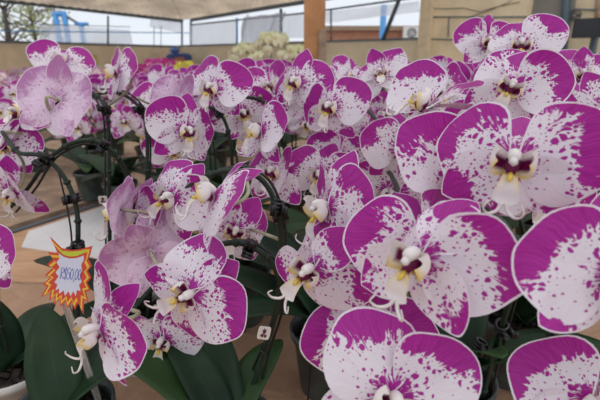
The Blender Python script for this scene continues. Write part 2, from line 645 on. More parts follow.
# ------------------------------------------------------------------ the plants in front, flower by flower
# id: (px, py, face-on width in px, facing, roll, options)
FL = {
 'F1': (513, 158, 186, (-.40, -.14, .91), 12, dict(pr=82, pl=86, hr=-20, hl=-34, hd=-56)),
 'F2': (456, 170, 150, (.12, -.10, .97), 0, dict(tl=(430, 150))),
 'F3': (418, 254, 196, (-.66, -.10, .74), 24, dict(pr=88, hr=-40, pl=50, hl=-66, pd=22, hd=-46)),
 'F4': (392, 396, 186, (-.02, .05, 1), 28, dict(tl=(368, 355), tr=(452, 378), td=(440, 324))),
 'F5': (594, 402, 180, (-.10, .05, 1), 14, dict(tl=(548, 377), td=(614, 360))),
 'F6': (616, 274, 215, (.05, .02, .98), 4, dict(ps=128, tl=(566, 262))),
 'F7': (312, 268, 146, (-.50, -.10, .86), 42, dict(tl=(314, 245), tr=(353, 277), td=(347, 226))),
 'F8': (422, 240, 160, (.10, .05, 1), -12, dict(tl=(383, 241), hr=-40, hd=-40)),
 'F9': (328, 206, 138, (-.88, -.05, .45), 26, dict(hr=-14, hl=-30)),
 'F10': (172, 197, 104, (-.40, .0, .91), 42, dict(tl=(169, 178), tr=(198, 203), td=(210, 162))),
 'F11': (216, 194, 130, (-.80, .44, .40), 50, dict(hr=-6, hl=-30)),
 'F12': (236, 230, 96, (.05, -.10, .98), 20, dict(tr=(254, 225), tl=(217, 214), td=(257, 196))),
 'F13': (192, 293, 132, (-.32, -.05, .95), 64, dict(tl=(197, 260), tr=(225, 314), td=(252, 261))),
 'F14': (101, 328, 138, (-.74, -.08, .66), 38, dict(tl=(108, 290), tr=(121, 340), td=(138, 284))),
 'F15': (163, 338, 92, (-.10, -.32, .92), 8, {}),
 'F16': (150, 252, 104, (-.45, .20, -.87), -34, {}),
 'F17': (122, 210, 104, (-.94, .10, .22), 14, dict(hr=-4, hl=-6)),
 'F17b': (138, 218, 98, (-.80, .0, .60), 4, dict(hr=-14, hl=-20)),
 'F18': (58, 100, 102, (.10, .05, -1), 14, dict(hd=-6)),
 'F19': (62, 60, 62, (.15, .25, .95), 10, {}),
 'F20': (118, 72, 78, (-.84, .10, .50), 24, dict(hr=-12, hl=-10)),
 'F21': (4, 144, 84, (.30, -.10, .92), 4, {}),
 'F21b': (20, 116, 84, (-.40, .50, .72), -30, {}),
 'F22': (12, 190, 86, (-.20, -.5, .8), 10, {}),
 'F23': (-22, 252, 104, (.05, .0, 1), 8, {}),
 'F24': (213, 88, 84, (-.32, -.05, .95), 14, dict(tl=(204, 75), tr=(235, 85))),
 'F25': (186, 130, 88, (.62, -.22, .75), 8, dict(hl=-10, hr=-20)),
 'F25b': (160, 98, 62, (.20, .35, .90), -8, {}),
 'F25c': (180, 108, 84, (-.88, .1, -.45), 6, dict(hr=-8, hl=-8)),
 'F26': (297, 82, 82, (-.50, -.05, .86), 18, dict(tr=(320, 84), tl=(288, 93))),
 'F27': (331, 107, 88, (-.46, -.05, .89), 14, dict(tl=(319, 110), tr=(358, 99), td=(341, 79))),
 'F28': (381, 76, 68, (-.30, .50, .80), -10, dict(td=(371, 42), tr=(391, 62), tl=(372, 72))),
 'F29': (438, 92, 86, (.25, -.10, .96), -4, dict(tl=(416, 80), tr=(455, 88))),
 'F31': (428, 108, 118, (-.56, .80, .14), 58, dict(tr=(456, 90), hl=46)),
 'F32': (487, 42, 70, (0, -.02, 1), 2, dict(tl=(469, 37), tr=(503, 40))),
 'F33': (521, 46, 88, (-.34, .10, .93), 10, dict(tl=(512, 36), tr=(547, 34))),
 'F34': (511, 86, 112, (-.34, -.10, .93), 30, dict(tl=(505, 70), tr=(550, 82), td=(533, 51))),
 'F35': (582, 76, 70, (-.3, .30, .9), 2, dict(tl=(565, 62), td=(583, 40))),
 'F36': (480, 136, 92, (-.35, .1, .92), 26, dict(hl=30)),
 'F37': (604, 108, 98, (-.20, .0, 1), -22, dict(hd=0, pl=96)),
 'F38': (261, 130, 92, (-.84, .12, .52), 28, dict(hr=-14, hl=-30)),
 'F39': (322, 174, 84, (-.45, -.05, .88), 14, dict(hl=26)),
 'F40': (274, 172, 88, (-.35, .1, .93), 8, dict(tl=(262, 168), tr=(285, 173), hd=-50)),
 'F41': (400, 148, 92, (.25, -.20, .95), -4, {}),
 'F42': (338, 158, 76, (.3, -.1, .95), 10, dict(hr=34)),
 'F43': (388, 190, 84, (.1, -.5, .8), 20, {}),
 'F44': (242, 112, 70, (.4, -.3, .9), -20, {}),
 'F45': (350, 78, 56, (.5, .2, .9), 15, {}),
 'F46': (270, 88, 66, (-.3, .4, .9), -8, dict(hr=36, hl=36)),
 'F47': (366, 132, 70, (.5, -.3, .8), 22, {}),
 'F48': (560, 100, 84, (.2, .3, .95), -16, dict(hd=0)),
 'F49': (540, 195, 110, (.05, -.4, .9), 8, {}),
 'F50': (372, 336, 140, (-.1, .1, .98), -2, dict(hd=0, pl=96, pr=96)),
}


def fpos(k):
    px, py, w, n, roll, o = FL[k]
    return P(px, py, FPX * .110 / w), D(n)


def aim(k):
    """turn where a petal is seen to lie into its direction and its hinge at the flower's heart"""
    px, py, w, n, roll, o = FL[k]
    o = dict(o)
    c, N = fpos(k)
    m = frame(c, N, roll)
    for key, L, base, p0, ka, kh in (('tl', .0525 * .52, .002, -78, 'pl', 'hl'), ('tr', .0525 * .52, .002, 78, 'pr', 'hr'), ('td', .044, .003, 0, 'pd', 'hd')):
        if key not in o: continue
        best = None
        for a in range(-100, 101, 4):
            phi = R(p0 + a)
            for h in range(-76 if key == 'td' else -56, 62, 4):
                r_ = base + L * cos(R(h))
                q = m @ V((sin(phi) * r_, cos(phi) * r_, L * sin(R(h)))) - CAM
                z = q.dot(FW)
                u = (300 + FPX * q.dot(RT) / z, 200 - FPX * q.dot(UPV) / z)
                e = (u[0] - o[key][0]) ** 2 + (u[1] - o[key][1]) ** 2 + .010 * (h - (-10 if key != 'td' else -15)) ** 2 + .012 * a * a
                if best is None or e < best[0]: best = (e, p0 + a, h)
        o[ka] = best[1] * (-1 if key == 'tl' else 1)
        o[kh] = best[2]
    return o


def px_path(pts): return [P(*p) for p in pts]


def orchid(px_pot, label, spikes, seed, leaves, potmat='pot_clear', group=None, pot=True):
    """spikes: (flower ids from base to tip, explicit path base->tip or None)"""
    root = bpy.data.objects.new('orchid_plant', None)
    root.empty_display_size = .05
    COL.objects.link(root)
    base = V((px_pot[0], px_pot[1], TZ + .0005))
    root.location = base
    tag(root, label, 'orchid', group)
    if pot: pot_objs(root, MAT[potmat], seed=seed)
    for i, lf in enumerate(leaves): leaf_obj(root, *lf, seed=seed * 10 + i)
    rng = random.Random(seed)
    for ids, path, clips in spikes:
        pos = [fpos(k) for k in ids]
        if path is None:
            att = [p - n * .040 + V((0, 0, .006)) for p, n in pos]
            start = V((base.x + rng.uniform(-.012, .012), base.y + rng.uniform(-.012, .012), TZ + .10))
            a0 = att[0]
            m1 = start.lerp(a0, .35); m1.z = start.z + (a0.z - start.z) * .5
            m1 = m1.lerp(V((start.x, start.y, m1.z)), .5)
            path = [start, m1] + att
        pts = stem_obj(root, [q - base for q in path], .0033)
        for c in clips:
            i = max(1, min(len(pts) - 2, int(c * len(pts))))
            clip_obj(root, pts[i], pts[i + 1] - pts[i - 1])
        for k, (p, n) in zip(ids, pos):
            px, py, w, nn, roll, o = FL[k]
            mt = frame(p - base, n, roll)
            fl, _ = make_flower(root, mt, sum(ord(ch) * (7 + i) for i, ch in enumerate(k)), aim(k))
            inv = mt.inverted()
            bk = p - base - n * .018
            tgt = min(pts, key=lambda q: (q - bk).length)
            vec = tgt - bk
            if vec.length > .085: tgt = bk + vec.normalized() * .07
            mid = bk.lerp(tgt, .45) - n * .010
            b = MB()
            pl = spline([inv @ (p - base - n * .0006), inv @ bk, inv @ mid, inv @ tgt], 4)
            b.tube(pl, [.0016 + .0006 * (i / len(pl)) for i in range(len(pl))], 6)
            build('pedicel', b, MAT['pedicel'], fl)
    return root


LB = (.11,)   # leaf base height


def lv(*rows):  # azimuth deg, length, width, rise deg, droop deg
    return [(R(a), L, W, R(ri), R(dr)) for a, L, W, ri, dr in rows]


pA = orchid((-.085, .40), 'orchid left of centre, dark stems arching over a dense cluster right of the price tag', [
    (['F12', 'F11', 'F10', 'F17b', 'F17'], px_path([(238, 470, .56), (250, 400, .55), (268, 340, .53), (279, 290, .50), (281, 240, .48), (276, 205, .46), (262, 180, .45), (240, 171, .445), (215, 173, .45), (188, 186, .46), (160, 205, .48), (135, 225, .48)]), (.44, .60)),
    (['F13', 'F16', 'F15', 'F14'], px_path([(242, 470, .56), (248, 405, .54), (262, 360, .52), (276, 312, .47), (279, 282, .44), (270, 260, .425), (250, 246, .42), (228, 243, .42), (200, 252, .43), (172, 268, .44), (150, 290, .46), (132, 310, .44)]), (.54,)),
], 11, lv((165, .17, .06, 50, 60), (62, .14, .05, 40, 60), (115, .19, .065, 45, 60), (140, .15, .05, 55, 50)))

pP = orchid((-.29, .43), 'orchid beside the starburst price tag, its dark stem bending over to the left edge', [
    (['F22', 'F21', 'F21b'], px_path([(80, 470, .57), (78, 380, .565), (77, 310, .56), (78, 245, .535), (77, 212, .53), (69, 186, .525), (55, 166, .52), (38, 155, .52), (18, 152, .53), (2, 132, .55)]), (.50, .72)),
], 12, lv((120, .13, .062, 66, 35), (70, .14, .05, 40, 60), (20, .16, .06, 45, 60)))

pL = orchid((-.405, .515), 'orchid in a white pot at the lower left corner, with broad upright leaves', [
    (['F23'], None, ()),
], 13, lv((165, .13, .06, 76, 25), (55, .21, .042, 16, 30), (100, .17, .05, 14, 40)), 'pot_white')

pC = orchid((-.285, .66), 'orchid with tall wire-arched stems at left, its pale flower seen from the back', [
    (['F18'], px_path([(128, 330, .72), (131, 250, .66), (131, 200, .62), (126, 174, .60), (113, 152, .58), (95, 141, .57), (75, 142, .56), (60, 150, .56), (46, 162, .57), (28, 188, .58), (8, 210, .60)]), (.45, .80)),
    (['F20', 'F19'], px_path([(112, 330, .74), (110, 250, .70), (109, 180, .68), (109, 140, .67), (107, 114, .66), (100, 99, .67), (88, 91, .68), (72, 88, .72)]), (.60,)),
    (['F25b'], px_path([(148, 330, .74), (147, 250, .70), (147, 180, .69), (147, 135, .68), (141, 110, .68), (124, 95, .68), (104, 93, .69), (90, 97, .70)]), (.56,)),
], 14, lv((170, .2, .07, 45, 60), (80, .2, .07, 50, 60), (350, .2, .07, 45, 60)), 'pot_white')

pD = orchid((-.12, .80), 'orchid left of centre, whose flower facing front stands against the far white curtain', [
    (['F40', 'F38', 'F26', 'F46'], px_path([(270, 340, .88), (280, 260, .78), (284, 190, .70), (283, 150, .66), (276, 118, .63), (262, 101, .62), (245, 97, .63)]), (.30,)),
    (['F25', 'F25c', 'F24', 'F44'], px_path([(245, 340, .88), (240, 260, .80), (234, 190, .72), (231, 150, .68), (226, 124, .665), (216, 110, .66), (204, 106, .66)]), (.78,)),
], 15, lv((100, .2, .07, 50, 60), (200, .2, .07, 50, 60), (300, .2, .07, 45, 60), (20, .2, .07, 45, 60)))

pE = orchid((.045, .60), 'orchid at the centre, side-view flowers with curled white tendrils above bare green leaves', [
    (['F43', 'F8', 'F7'], None, (.45,)),
    (['F39', 'F9'], px_path([(330, 400, .68), (356, 330, .58), (372, 260, .47), (378, 220, .43), (368, 204, .41), (352, 198, .40), (336, 196, .40)]), ()),
], 16, lv((150, .24, .085, 62, 45), (215, .22, .07, 45, 60), (300, .22, .075, 45, 50), (85, .22, .08, 70, 40), (180, .24, .075, 40, 30), (30, .2, .07, 45, 50)))

pH = orchid((.06, .88), 'orchid at mid distance behind the centre one, round spotted petals below the wooden post', [
    (['F42', 'F47', 'F27'], None, ()), (['F41', 'F45', 'F28'], None, ()),
], 17, lv((160, .2, .07, 50, 60), (250, .22, .07, 50, 60), (300, .2, .07, 45, 60), (20, .2, .07, 45, 60)))

pF = orchid((.20, .49), 'orchid right of centre, very large flower turned left and another at the bottom edge', [
    (['F2', 'F3'], px_path([(470, 452, .62), (492, 360, .52), (510, 300, .43), (520, 262, .36), (508, 230, .32), (488, 214, .29), (466, 216, .27), (446, 232, .262)]), (.22,)),
    (['F50', 'F4'], px_path([(462, 452, .62), (474, 410, .52), (470, 376, .46), (452, 358, .42), (425, 352, .39), (395, 350, .38)]), ()),
], 18, lv((190, .22, .075, 50, 55), (100, .22, .07, 55, 50), (330, .22, .07, 50, 60), (60, .2, .07, 60, 50), (270, .18, .07, 60, 40)))

pI = orchid((.36, .625), 'orchid in a grey green pot on the right, its flower showing a mauve petal edge-on', [
    (['F36', 'F29', 'F31'], None, ()),
], 19, lv((160, .2, .06, 50, 60), (250, .24, .06, 58, 60), (100, .2, .06, 50, 60), (20, .2, .06, 45, 60)))

pG = orchid((.47, .46), 'orchid at the right edge, with the widest front-facing flowers over dark leaves', [
    (['F5', 'F6'], None, ()), (['F49', 'F1', 'F37'], None, ()),
], 20, lv((170, .24, .06, 58, 60), (110, .24, .06, 60, 60), (230, .2, .06, 55, 60), (20, .2, .07, 45, 60)))

pJ = orchid((.36, .86), 'tallest orchid at upper right, its flowers reaching up against the wall panels', [
    (['F48', 'F35'], None, ()), (['F34', 'F33', 'F32'], None, ()),
], 21, lv((170, .22, .07, 50, 60), (110, .22, .07, 50, 60), (250, .2, .07, 50, 60), (20, .2, .07, 45, 60)))


# black wires that hold the arches
def wire(parent, path, rad=.0016):
    base = parent.location
    pts = spline([P(*p) - base for p in path], 6)
    b = MB(); b.tube(pts, rad, 7)
    build('support_wire', b, MAT['wire'], parent)


wire(pC, [(132, 330, .73), (134, 250, .67), (134, 200, .625), (129, 174, .605), (115, 155, .585), (96, 145, .575), (76, 146, .565), (54, 160, .57), (36, 188, .58), (16, 212, .60)])
wire(pC, [(108, 330, .75), (106, 250, .705), (105, 180, .685), (105, 140, .675), (103, 116, .665), (96, 100, .675), (86, 96, .685)])
wire(pC, [(152, 330, .75), (150, 250, .705), (150, 180, .695), (150, 135, .685), (143, 107, .685), (124, 91, .685), (100, 89, .695)])
wire(pP, [(84, 470, .575), (74, 320, .57), (72, 245, .54), (68, 212, .535), (62, 186, .53), (57, 165, .525)], .0011)
wire(pA, [(232, 470, .565), (246, 390, .555), (270, 330, .53), (285, 290, .50), (286, 240, .485), (281, 205, .465), (266, 177, .455), (240, 167, .45), (218, 170, .45)])
wire(pA, [(250, 470, .56), (257, 405, .54), (270, 350, .52), (282, 312, .48), (284, 282, .45), (275, 260, .43), (255, 243, .425), (232, 240, .42)])
wire(pE, [(305, 440, .70), (312, 360, .62), (330, 300, .56), (350, 250, .50), (366, 212, .44)], .0013)
wire(pF, [(478, 452, .63), (498, 365, .53), (516, 300, .44), (526, 262, .37)], .0014)
for (pl, x, y, d, dr) in ((pP, 78, 246, .53, (0, 0, 1)), (pA, 277, 206, .455, (0.2, 0, 1)), (pF, 480, 345, .50, (.4, 0, 1))):
    clip_obj(pl, P(x, y, d) - pl.location, dr, .0062)


# small white stem labels
def stem_label(x, y, d, w, h, tilt, label):
    root = bpy.data.objects.new('stem_label', None); COL.objects.link(root)
    root.location = P(x, y, d)
    root.rotation_euler = (R(8), R(tilt), R(6))
    tag(root, label, 'label')
    b = MB()
    m = []
    for k in range(24):
        a = 2 * pi * k / 24
        cx = (1 if cos(a) > 0 else -1) * min(1, abs(cos(a)) ** .35); cy = (1 if sin(a) > 0 else -1) * min(1, abs(sin(a)) ** .35)
        m.append((cx * w / 2, cy * h / 2))
    b.prism(m, .0008, (0, 0, 0), (1, 0, 0), (0, 0, 1))
    build('label_card', b, MAT['label'], root, False)
    b = MB()
    for (u, v, s) in ((0, .18, .22), (-.12, -.18, .18), (.14, -.2, .16), (0, 0, .12)):
        b.prism([(u * w + s * w * cos(q) * (1 if i % 2 else .5), v * h + s * h * sin(q) * (1 if i % 2 else .5)) for i, q in enumerate([2 * pi * k / 10 for k in range(10)])], .0003, (0, -.0007, 0), (1, 0, 0), (0, 0, 1))
    build('printed_mark', b, MAT['label_print'], root, False)
    return root


stem_label(264, 333, .475, .0135, .018, 12, 'small white label with dark red print clipped to the dark stems, bottom centre')
stem_label(103, 200, .655, .013, .013, 0, 'small square white label on the upright stem right of the arched wires')
stem_label(528, 243, .37, .007, .013, 15, 'tiny blank-looking white label on the stem at right, under the big flower')


# ------------------------------------------------------------------ price tag
def make_price_tag():
    root = bpy.data.objects.new('price_tag', None); COL.objects.link(root)
    d = .50
    c = P(69, 275, d)
    root.location = c
    tag(root, 'starburst paper price tag with red and yellow border, handwritten price, on a clear stake', 'price tag')
    ux = RT.copy() + FW * .10; ux.normalize()
    uy = UPV.copy() * 1 + RT * -.06
    uy = (uy - ux * uy.dot(ux)).normalized()
    nn = ux.cross(uy)
    S = d / FPX

    def q(x, y): return ((x - 69) * S, (275 - y) * S)
    outer = [q(*p) for p in [(51, 236.5), (57, 243), (62, 248), (71, 250), (79, 249.5), (91.5, 246), (89, 256), (87.5, 259), (91, 266), (87, 271), (90.5, 278), (86.5, 283), (90, 291), (85, 292), (88, 303), (83.5, 300), (83, 315),
                             (78, 303), (74.5, 310), (72, 302), (67.5, 309), (66, 301), (60.5, 307), (60.5, 299), (55, 304), (55.5, 296), (50, 300.5), (51.5, 292), (42, 297), (48, 286), (44, 284), (51, 277), (46, 275), (53, 268), (48, 264), (54, 259), (49, 252), (59, 253), (55, 246)]]
    ctr = q(70, 276)

    def shrink(k, add=0):
        return [(ctr[0] + (p[0] - ctr[0]) * k, ctr[1] + (p[1] - ctr[1]) * k) for p in outer]
    red = plain('tag_red', (0.62, 0.06, 0.03), .5)
    yel = plain('tag_yellow', (0.80, 0.52, 0.05), .5)
    lime = plain('tag_lime', (0.50, 0.55, 0.04), .5)
    paper = plain('tag_paper', (0.62, 0.64, 0.74), .55)
    ink = plain('tag_ink', (0.03, 0.06, 0.42), .4)
    b = MB(); b.prism(outer, .0006, (0, 0, 0), ux, uy); build('card', b, red, root, False)
    b = MB(); b.prism(shrink(.90), .0003, nn * .0005, ux, uy); build('yellow_border', b, yel, root, False)
    b = MB(); b.prism(shrink(.79), .0003, nn * .0008, ux, uy); build('red_border', b, red, root, False)
    inner = [q(*p) for p in [(59.5, 253), (64, 256.5), (70, 258.5), (77, 258), (83.5, 255.5), (83.5, 260), (81, 265), (82, 271), (79.5, 275), (81.5, 282), (79, 285), (80.5, 291), (77, 290), (76, 296), (73.5, 291), (71, 296), (69, 291), (65.5, 295.5), (64.5, 290), (60, 293.5), (60, 288), (56.5, 290), (58.5, 284), (55.5, 282), (59.5, 276), (56.5, 272), (60.5, 267), (57.5, 262), (60.5, 258)]]
    b = MB(); b.prism(inner, .0003, nn * .0011, ux, uy); build('writing_panel', b, paper, root, False)
    arc = [q(*p) for p in [(58, 248.5), (63, 250.5), (71, 251.5), (79, 251), (87, 249), (84, 253), (77, 256), (70, 256.5), (64, 254.5)]]
    b = MB(); b.prism(arc, .0003, nn * .0012, ux, uy); build('lime_band', b, lime, root, False)
    # handwriting: R$50,00
    b = MB()
    glyph = {'R': [[(0, 0), (.05, 1)], [(.05, 1), (.5, .95), (.5, .6), (.05, .5), (.55, 0)]],
             '$': [[(.55, .85), (.2, .9), (.05, .68), (.5, .4), (.4, .1), (0, .12)], [(.25, -.1), (.32, 1.1)]],
             '5': [[(.55, 1), (.1, .97), (.05, .55), (.45, .6), (.5, .2), (.25, 0), (0, .1)]],
             '0': [[(.3, 1), (.05, .7), (.05, .25), (.25, 0), (.5, .3), (.5, .75), (.3, 1)]],
             ',': [[(.2, .1), (.1, -.2)]]}
    adv = {',': .32}
    x = 61.2; h = 11.0; w = 5.2
    for ch in 'R$50,00':
        for st in glyph[ch]:
            pts = []
            for (gx, gy) in st:
                X, Y = q(x + gx * w + gy * 1.0, 278.5 - gy * h + (x - 61) * .10)
                pts.append(ux * X + uy * Y + nn * .0014)
            b.tube(spline(pts, 3), .00030, 5)
        x += adv.get(ch, .66) * w * .88
    build('handwritten_price', b, ink, root)
    # clear stake
    t = NT('clear_stake_plastic')
    p = t.n('ShaderNodeBsdfPrincipled')
    p.inputs['Base Color'].default_value = (.80, .74, .68, 1); p.inputs['Roughness'].default_value = .15
    p.inputs['Transmission Weight'].default_value = .75; p.inputs['IOR'].default_value = 1.25
    t.t.links.new(p.outputs[0], t.out.inputs[0])
    b = MB()
    a0, a1 = P(63, 296, d + .006) - c, P(112, 440, .575) - c
    dv = (a1 - a0).normalized()
    sx = dv.cross(nn).normalized()
    m = M4(((sx[0], nn[0], dv[0]), (sx[1], nn[1], dv[1]), (sx[2], nn[2], dv[2])))
    mid = (a0 + a1) / 2
    b.box(mid, (.0075, .0012, (a1 - a0).length), m)
    for sg in (-1, 1): b.box(mid + sx * sg * .0032, (.0014, .0030, (a1 - a0).length), m)
    build('stake', b, t.m, root, False)


make_price_tag()


# ------------------------------------------------------------------ plants further back (prototypes, then copies)
def auto_plant(seed, petmat, nfl, whole, leaves=5, height=.44, potmat='pot_clear'):
    rng = random.Random(seed)
    root = bpy.data.objects.new('orchid_plant', None)
    COL.objects.link(root)
    pot_objs(root, MAT[potmat], seed=seed)
    for i in range(leaves):
        leaf_obj(root, R(i * 360 / leaves + rng.uniform(-20, 20)), rng.uniform(.17, .24), rng.uniform(.065, .08), R(rng.uniform(30, 55)), R(rng.uniform(40, 70)), seed=seed + i)
    variants = []
    if whole:
        variants = [whole_flower_mesh(seed + 50 + i, petmat) for i in range(3)]
    else:
        variants = [None, None, None, None, None]
    for sp in range(2):
        az = R(-90 + (-32 if sp else 32) + rng.uniform(-12, 12))
        e = V((cos(az), sin(az), 0))
        h = height * rng.uniform(.92, 1.06)
        s0 = V((rng.uniform(-.015, .015), rng.uniform(-.015, .015), .10))
        path = [s0, V((0, 0, h * .6)) + e * -.01, V((0, 0, h * .92)) + e * .03, V((0, 0, h)) + e * .10, V((0, 0, h * .93)) + e * .19, V((0, 0, h * .78)) + e * .26]
        pts = stem_obj(root, path, .0026, nodes=False, k=5)
        i0 = int(len(pts) * .46)
        clip_obj(root, pts[int(len(pts) * .36)], V((0, 0, 1)))
        perp = V((-e.y, e.x, 0))
        for k in range(nfl):
            t = k / (nfl - 1)
            i = min(len(pts) - 1, int(i0 + (len(pts) - 1 - i0) * t))
            sg = 1 if k % 2 else -1
            N = (e * .55 + V((0, -1, 0)) * .45 + perp * sg * rng.uniform(.3, 1.1) + V((rng.uniform(-.35, .35), 0, rng.uniform(-.45, .4)))).normalized()
            pos = pts[i] + perp * sg * .030 + N * .018 + V((0, 0, .012))
            U = V((0, 0, 1)) + e * .25 + V((rng.uniform(-.55, .55), 0, 0))
            U = (U - N * N.dot(U)).normalized()
            X = U.cross(N)
            m = M4(((X[0], U[0], N[0], pos[0]), (X[1], U[1], N[1], pos[1]), (X[2], U[2], N[2], pos[2]), (0, 0, 0, 1)))
            if whole:
                f = link('flower', variants[k % 3], root); f.matrix_local = m
            else:
                f, variants[k % 5] = make_flower(root, m, seed + 5 * k, dict(hl=rng.gauss(0, 16), hr=rng.gauss(0, 16)), petmat, 24, 4, True, variants[k % 5])
                b = MB()
                inv = m.inverted()
                b.tube(spline([(0, 0, -.0006), (0, .002, -.016), inv @ pts[i]], 3), .0018, 5)
                build('pedicel', b, MAT['pedicel'], f)
    return root


ORD = ['first', 'second', 'third', 'fourth', 'fifth', 'sixth', 'seventh', 'eighth', 'ninth', 'tenth', 'eleventh', 'twelfth']
rng = random.Random(5)
protos = [auto_plant(100 + 17 * i, 'petal', 8, False) for i in range(3)]
used = set()


def place(proto, x, y, rz, sc, label, group=None, z=TZ):
    if proto not in used:
        o = proto; used.add(proto)
    else:
        o = copy_tree(proto)
    o.location = (x, y, z + .0005)
    o.rotation_euler = (0, 0, R(rz))
    o.scale = (sc, sc, sc)
    tag(o, label, 'orchid', group)
    return o


# rows behind the front plants on the same bench
rowA = [(-.16, 1.06), (.14, 1.10), (.38, 1.12), (.62, 1.06), (.86, 1.0)]
rowB = [(-.28, 1.36), (-.02, 1.36), (.24, 1.38), (.50, 1.38), (.76, 1.36)]
for r, (row, nm) in enumerate(((rowA, 'first'), (rowB, 'second'))):
    for i, (x, y) in enumerate(row):
        sc = (1.0, 1.0)[r] * rng.uniform(.97, 1.03)
        if r == 0 and i == 3: sc = 1.06
        place(protos[(i + r) % 3], x, y, rng.uniform(-25, 25), sc,
              f'spotted orchid in the {nm} row behind the front plants, {ORD[i]} from the left', 'orchids in the rows behind the front plants')
# plants on the second bench, across the gap
place(protos[2], -.80, 1.52 + .1, -10, .95, 'orchid across the bench gap, its round green leaves showing left of the upright stems', None)
for i, (x, y) in enumerate(((-.62, 1.46), (-.44, 1.40))):
    place(protos[i], x, y, (25, -20)[i], .96, 'spotted orchid %s the whitish sheet at the back edge of the front bench' % ('standing on', 'just right of')[i], None)
wprotos = [auto_plant(300, 'petal', 9, True, 4), auto_plant(317, 'petal_pale', 9, True, 4), auto_plant(334, 'petal', 8, True, 4, .40)]
pinkp = auto_plant(351, 'petal_pink', 9, True, 4, .44)
creamp = auto_plant(368, 'petal_cream', 9, True, 4, .74)
creamp2 = auto_plant(402, 'petal_cream', 8, True, 4, .42)
yelp = auto_plant(385, 'petal_yellow', 8, True, 3, .42)
BZ = (TZ, .66, .62, .68)
benches = [(1.68, 2.75), (3.4, 4.5), (5.2, 6.3), (7.0, 8.1)]
g = 0
for bi, (y0, y1) in enumerate(benches):
    step = (.29, .34, .40, .46)[bi]
    xl, xr = ((-2.2, .9), (-3.5, .8), (-4.6, -.2), (-5.2, -1.0))[bi]
    y = y0 + .10
    while y < y1 - .05:
        x = xl + rng.uniform(0, .1)
        while x < xr:
            if bi == 0 and y < 1.9 and -1.02 < x < -.60:
                x += step; continue
            pr = (wprotos + [pinkp, creamp2])[rng.choice((0, 0, 1, 1, 2, 2, 3, 4) if bi else (0, 0, 1, 2, 2))]
            kindw = 'deep pink' if pr is pinkp else 'cream' if pr is creamp2 else 'pale magenta-spotted'
            place(pr, x + rng.uniform(-.04, .04), y + rng.uniform(-.03, .03), rng.uniform(-50, 50), rng.uniform(.86, .98) if bi else rng.uniform(.88, .97),
                  '%s orchid in the blurred crowd on the %s bench behind' % (kindw, ORD[bi]), 'crowd of %s orchids on the %s bench behind' % (kindw, ORD[bi]), BZ[bi])
            x += step
        y += step * 1.08
for i, (x, y) in enumerate(((-1.62, 4.78), (-1.42, 4.74), (-1.30, 4.92))):
    place(pinkp, x, y, 20 * i, (1.22, 1.34, 1.28)[i], 'deep pink orchid, %s from the left of three standing among the far paler ones' % ORD[i], 'deep pink orchids', BZ[1])
for i, (x, y) in enumerate(((-.52, 4.76), (-.30, 4.80), (-.08, 4.74))):
    place(creamp, x, y, 30 * i - 20, (1.03, 1.16, 1.0)[i], 'cream white orchid, %s from the left of three beside the wooden post' % ORD[i], 'cream orchids by the wooden post', BZ[1])
place(yelp, -1.12, 4.70, 0, 1.3, 'yellow orchid between the deep pink and the cream ones', None, BZ[1])


# ------------------------------------------------------------------ benches, paper, floor
WOOD = NT('bench_wood')
_c = WOOD.sep(WOOD.coord())
_n = WOOD.noise(WOOD.xyz(WOOD.mul(_c[0], 2.0), WOOD.mul(_c[1], 14.0), WOOD.mul(_c[2], 14.0)), 3.0, 5.0, .65)
MAT['wood'] = WOOD.bsdf(WOOD.mix(WOOD.sstep(_n, .3, .7), rgb(.46, .25, .135), rgb(.60, .36, .21)), .55, .3, bump=(_n, .2, .004))
MAT['bench_pale'] = plain('bench_pale_sheet', (.72, .70, .68), .45, .4, .06, 9)
MAT['greywood'] = plain('weathered_wood', (.36, .25, .17), .7, .2, .25, 14, .3)
KR = NT('kraft_paper')
_n1 = KR.noise(KR.coord(), 9.0, 6.0, .6)
_v = KR.n('ShaderNodeTexVoronoi', feature='DISTANCE_TO_EDGE'); KR.put(_v.inputs['Vector'], KR.coord()); _v.inputs['Scale'].default_value = 14
MAT['kraft'] = KR.bsdf(KR.mix(KR.sstep(_n1, .3, .7), rgb(.36, .21, .13), rgb(.44, .28, .18)), .75, .2, bump=(KR.add(_n1, KR.math('MINIMUM', _v.outputs['Distance'], .12)), .6, .02))
MAT['steel'] = plain('bench_steel', (.10, .11, .12), .5, .4)


def bench(x0, x1, y0, y1, label, mat, TZ=TZ):
    root = bpy.data.objects.new('bench', None); COL.objects.link(root)
    root.location = ((x0 + x1) / 2, (y0 + y1) / 2, 0)
    tag(root, label, 'bench')
    cx, cy = (x0 + x1) / 2, (y0 + y1) / 2
    b = MB(); b.box((0, 0, TZ - .0125), (x1 - x0, y1 - y0, .025)); build('bench_top', b, mat, root, False)
    b = MB()
    for sy in (-1, 1): b.box((0, sy * ((y1 - y0) / 2 - .05), TZ - .055), (x1 - x0, .04, .06))
    build('frame_rail', b, MAT['steel'], root, False)
    for sx in (-1, 1):
        for sy in (-1, 1):
            b = MB(); b.box((sx * ((x1 - x0) / 2 - .08), sy * ((y1 - y0) / 2 - .05), (TZ - .085) / 2), (.04, .04, TZ - .085)); build('leg', b, MAT['steel'], root, False)
    return root


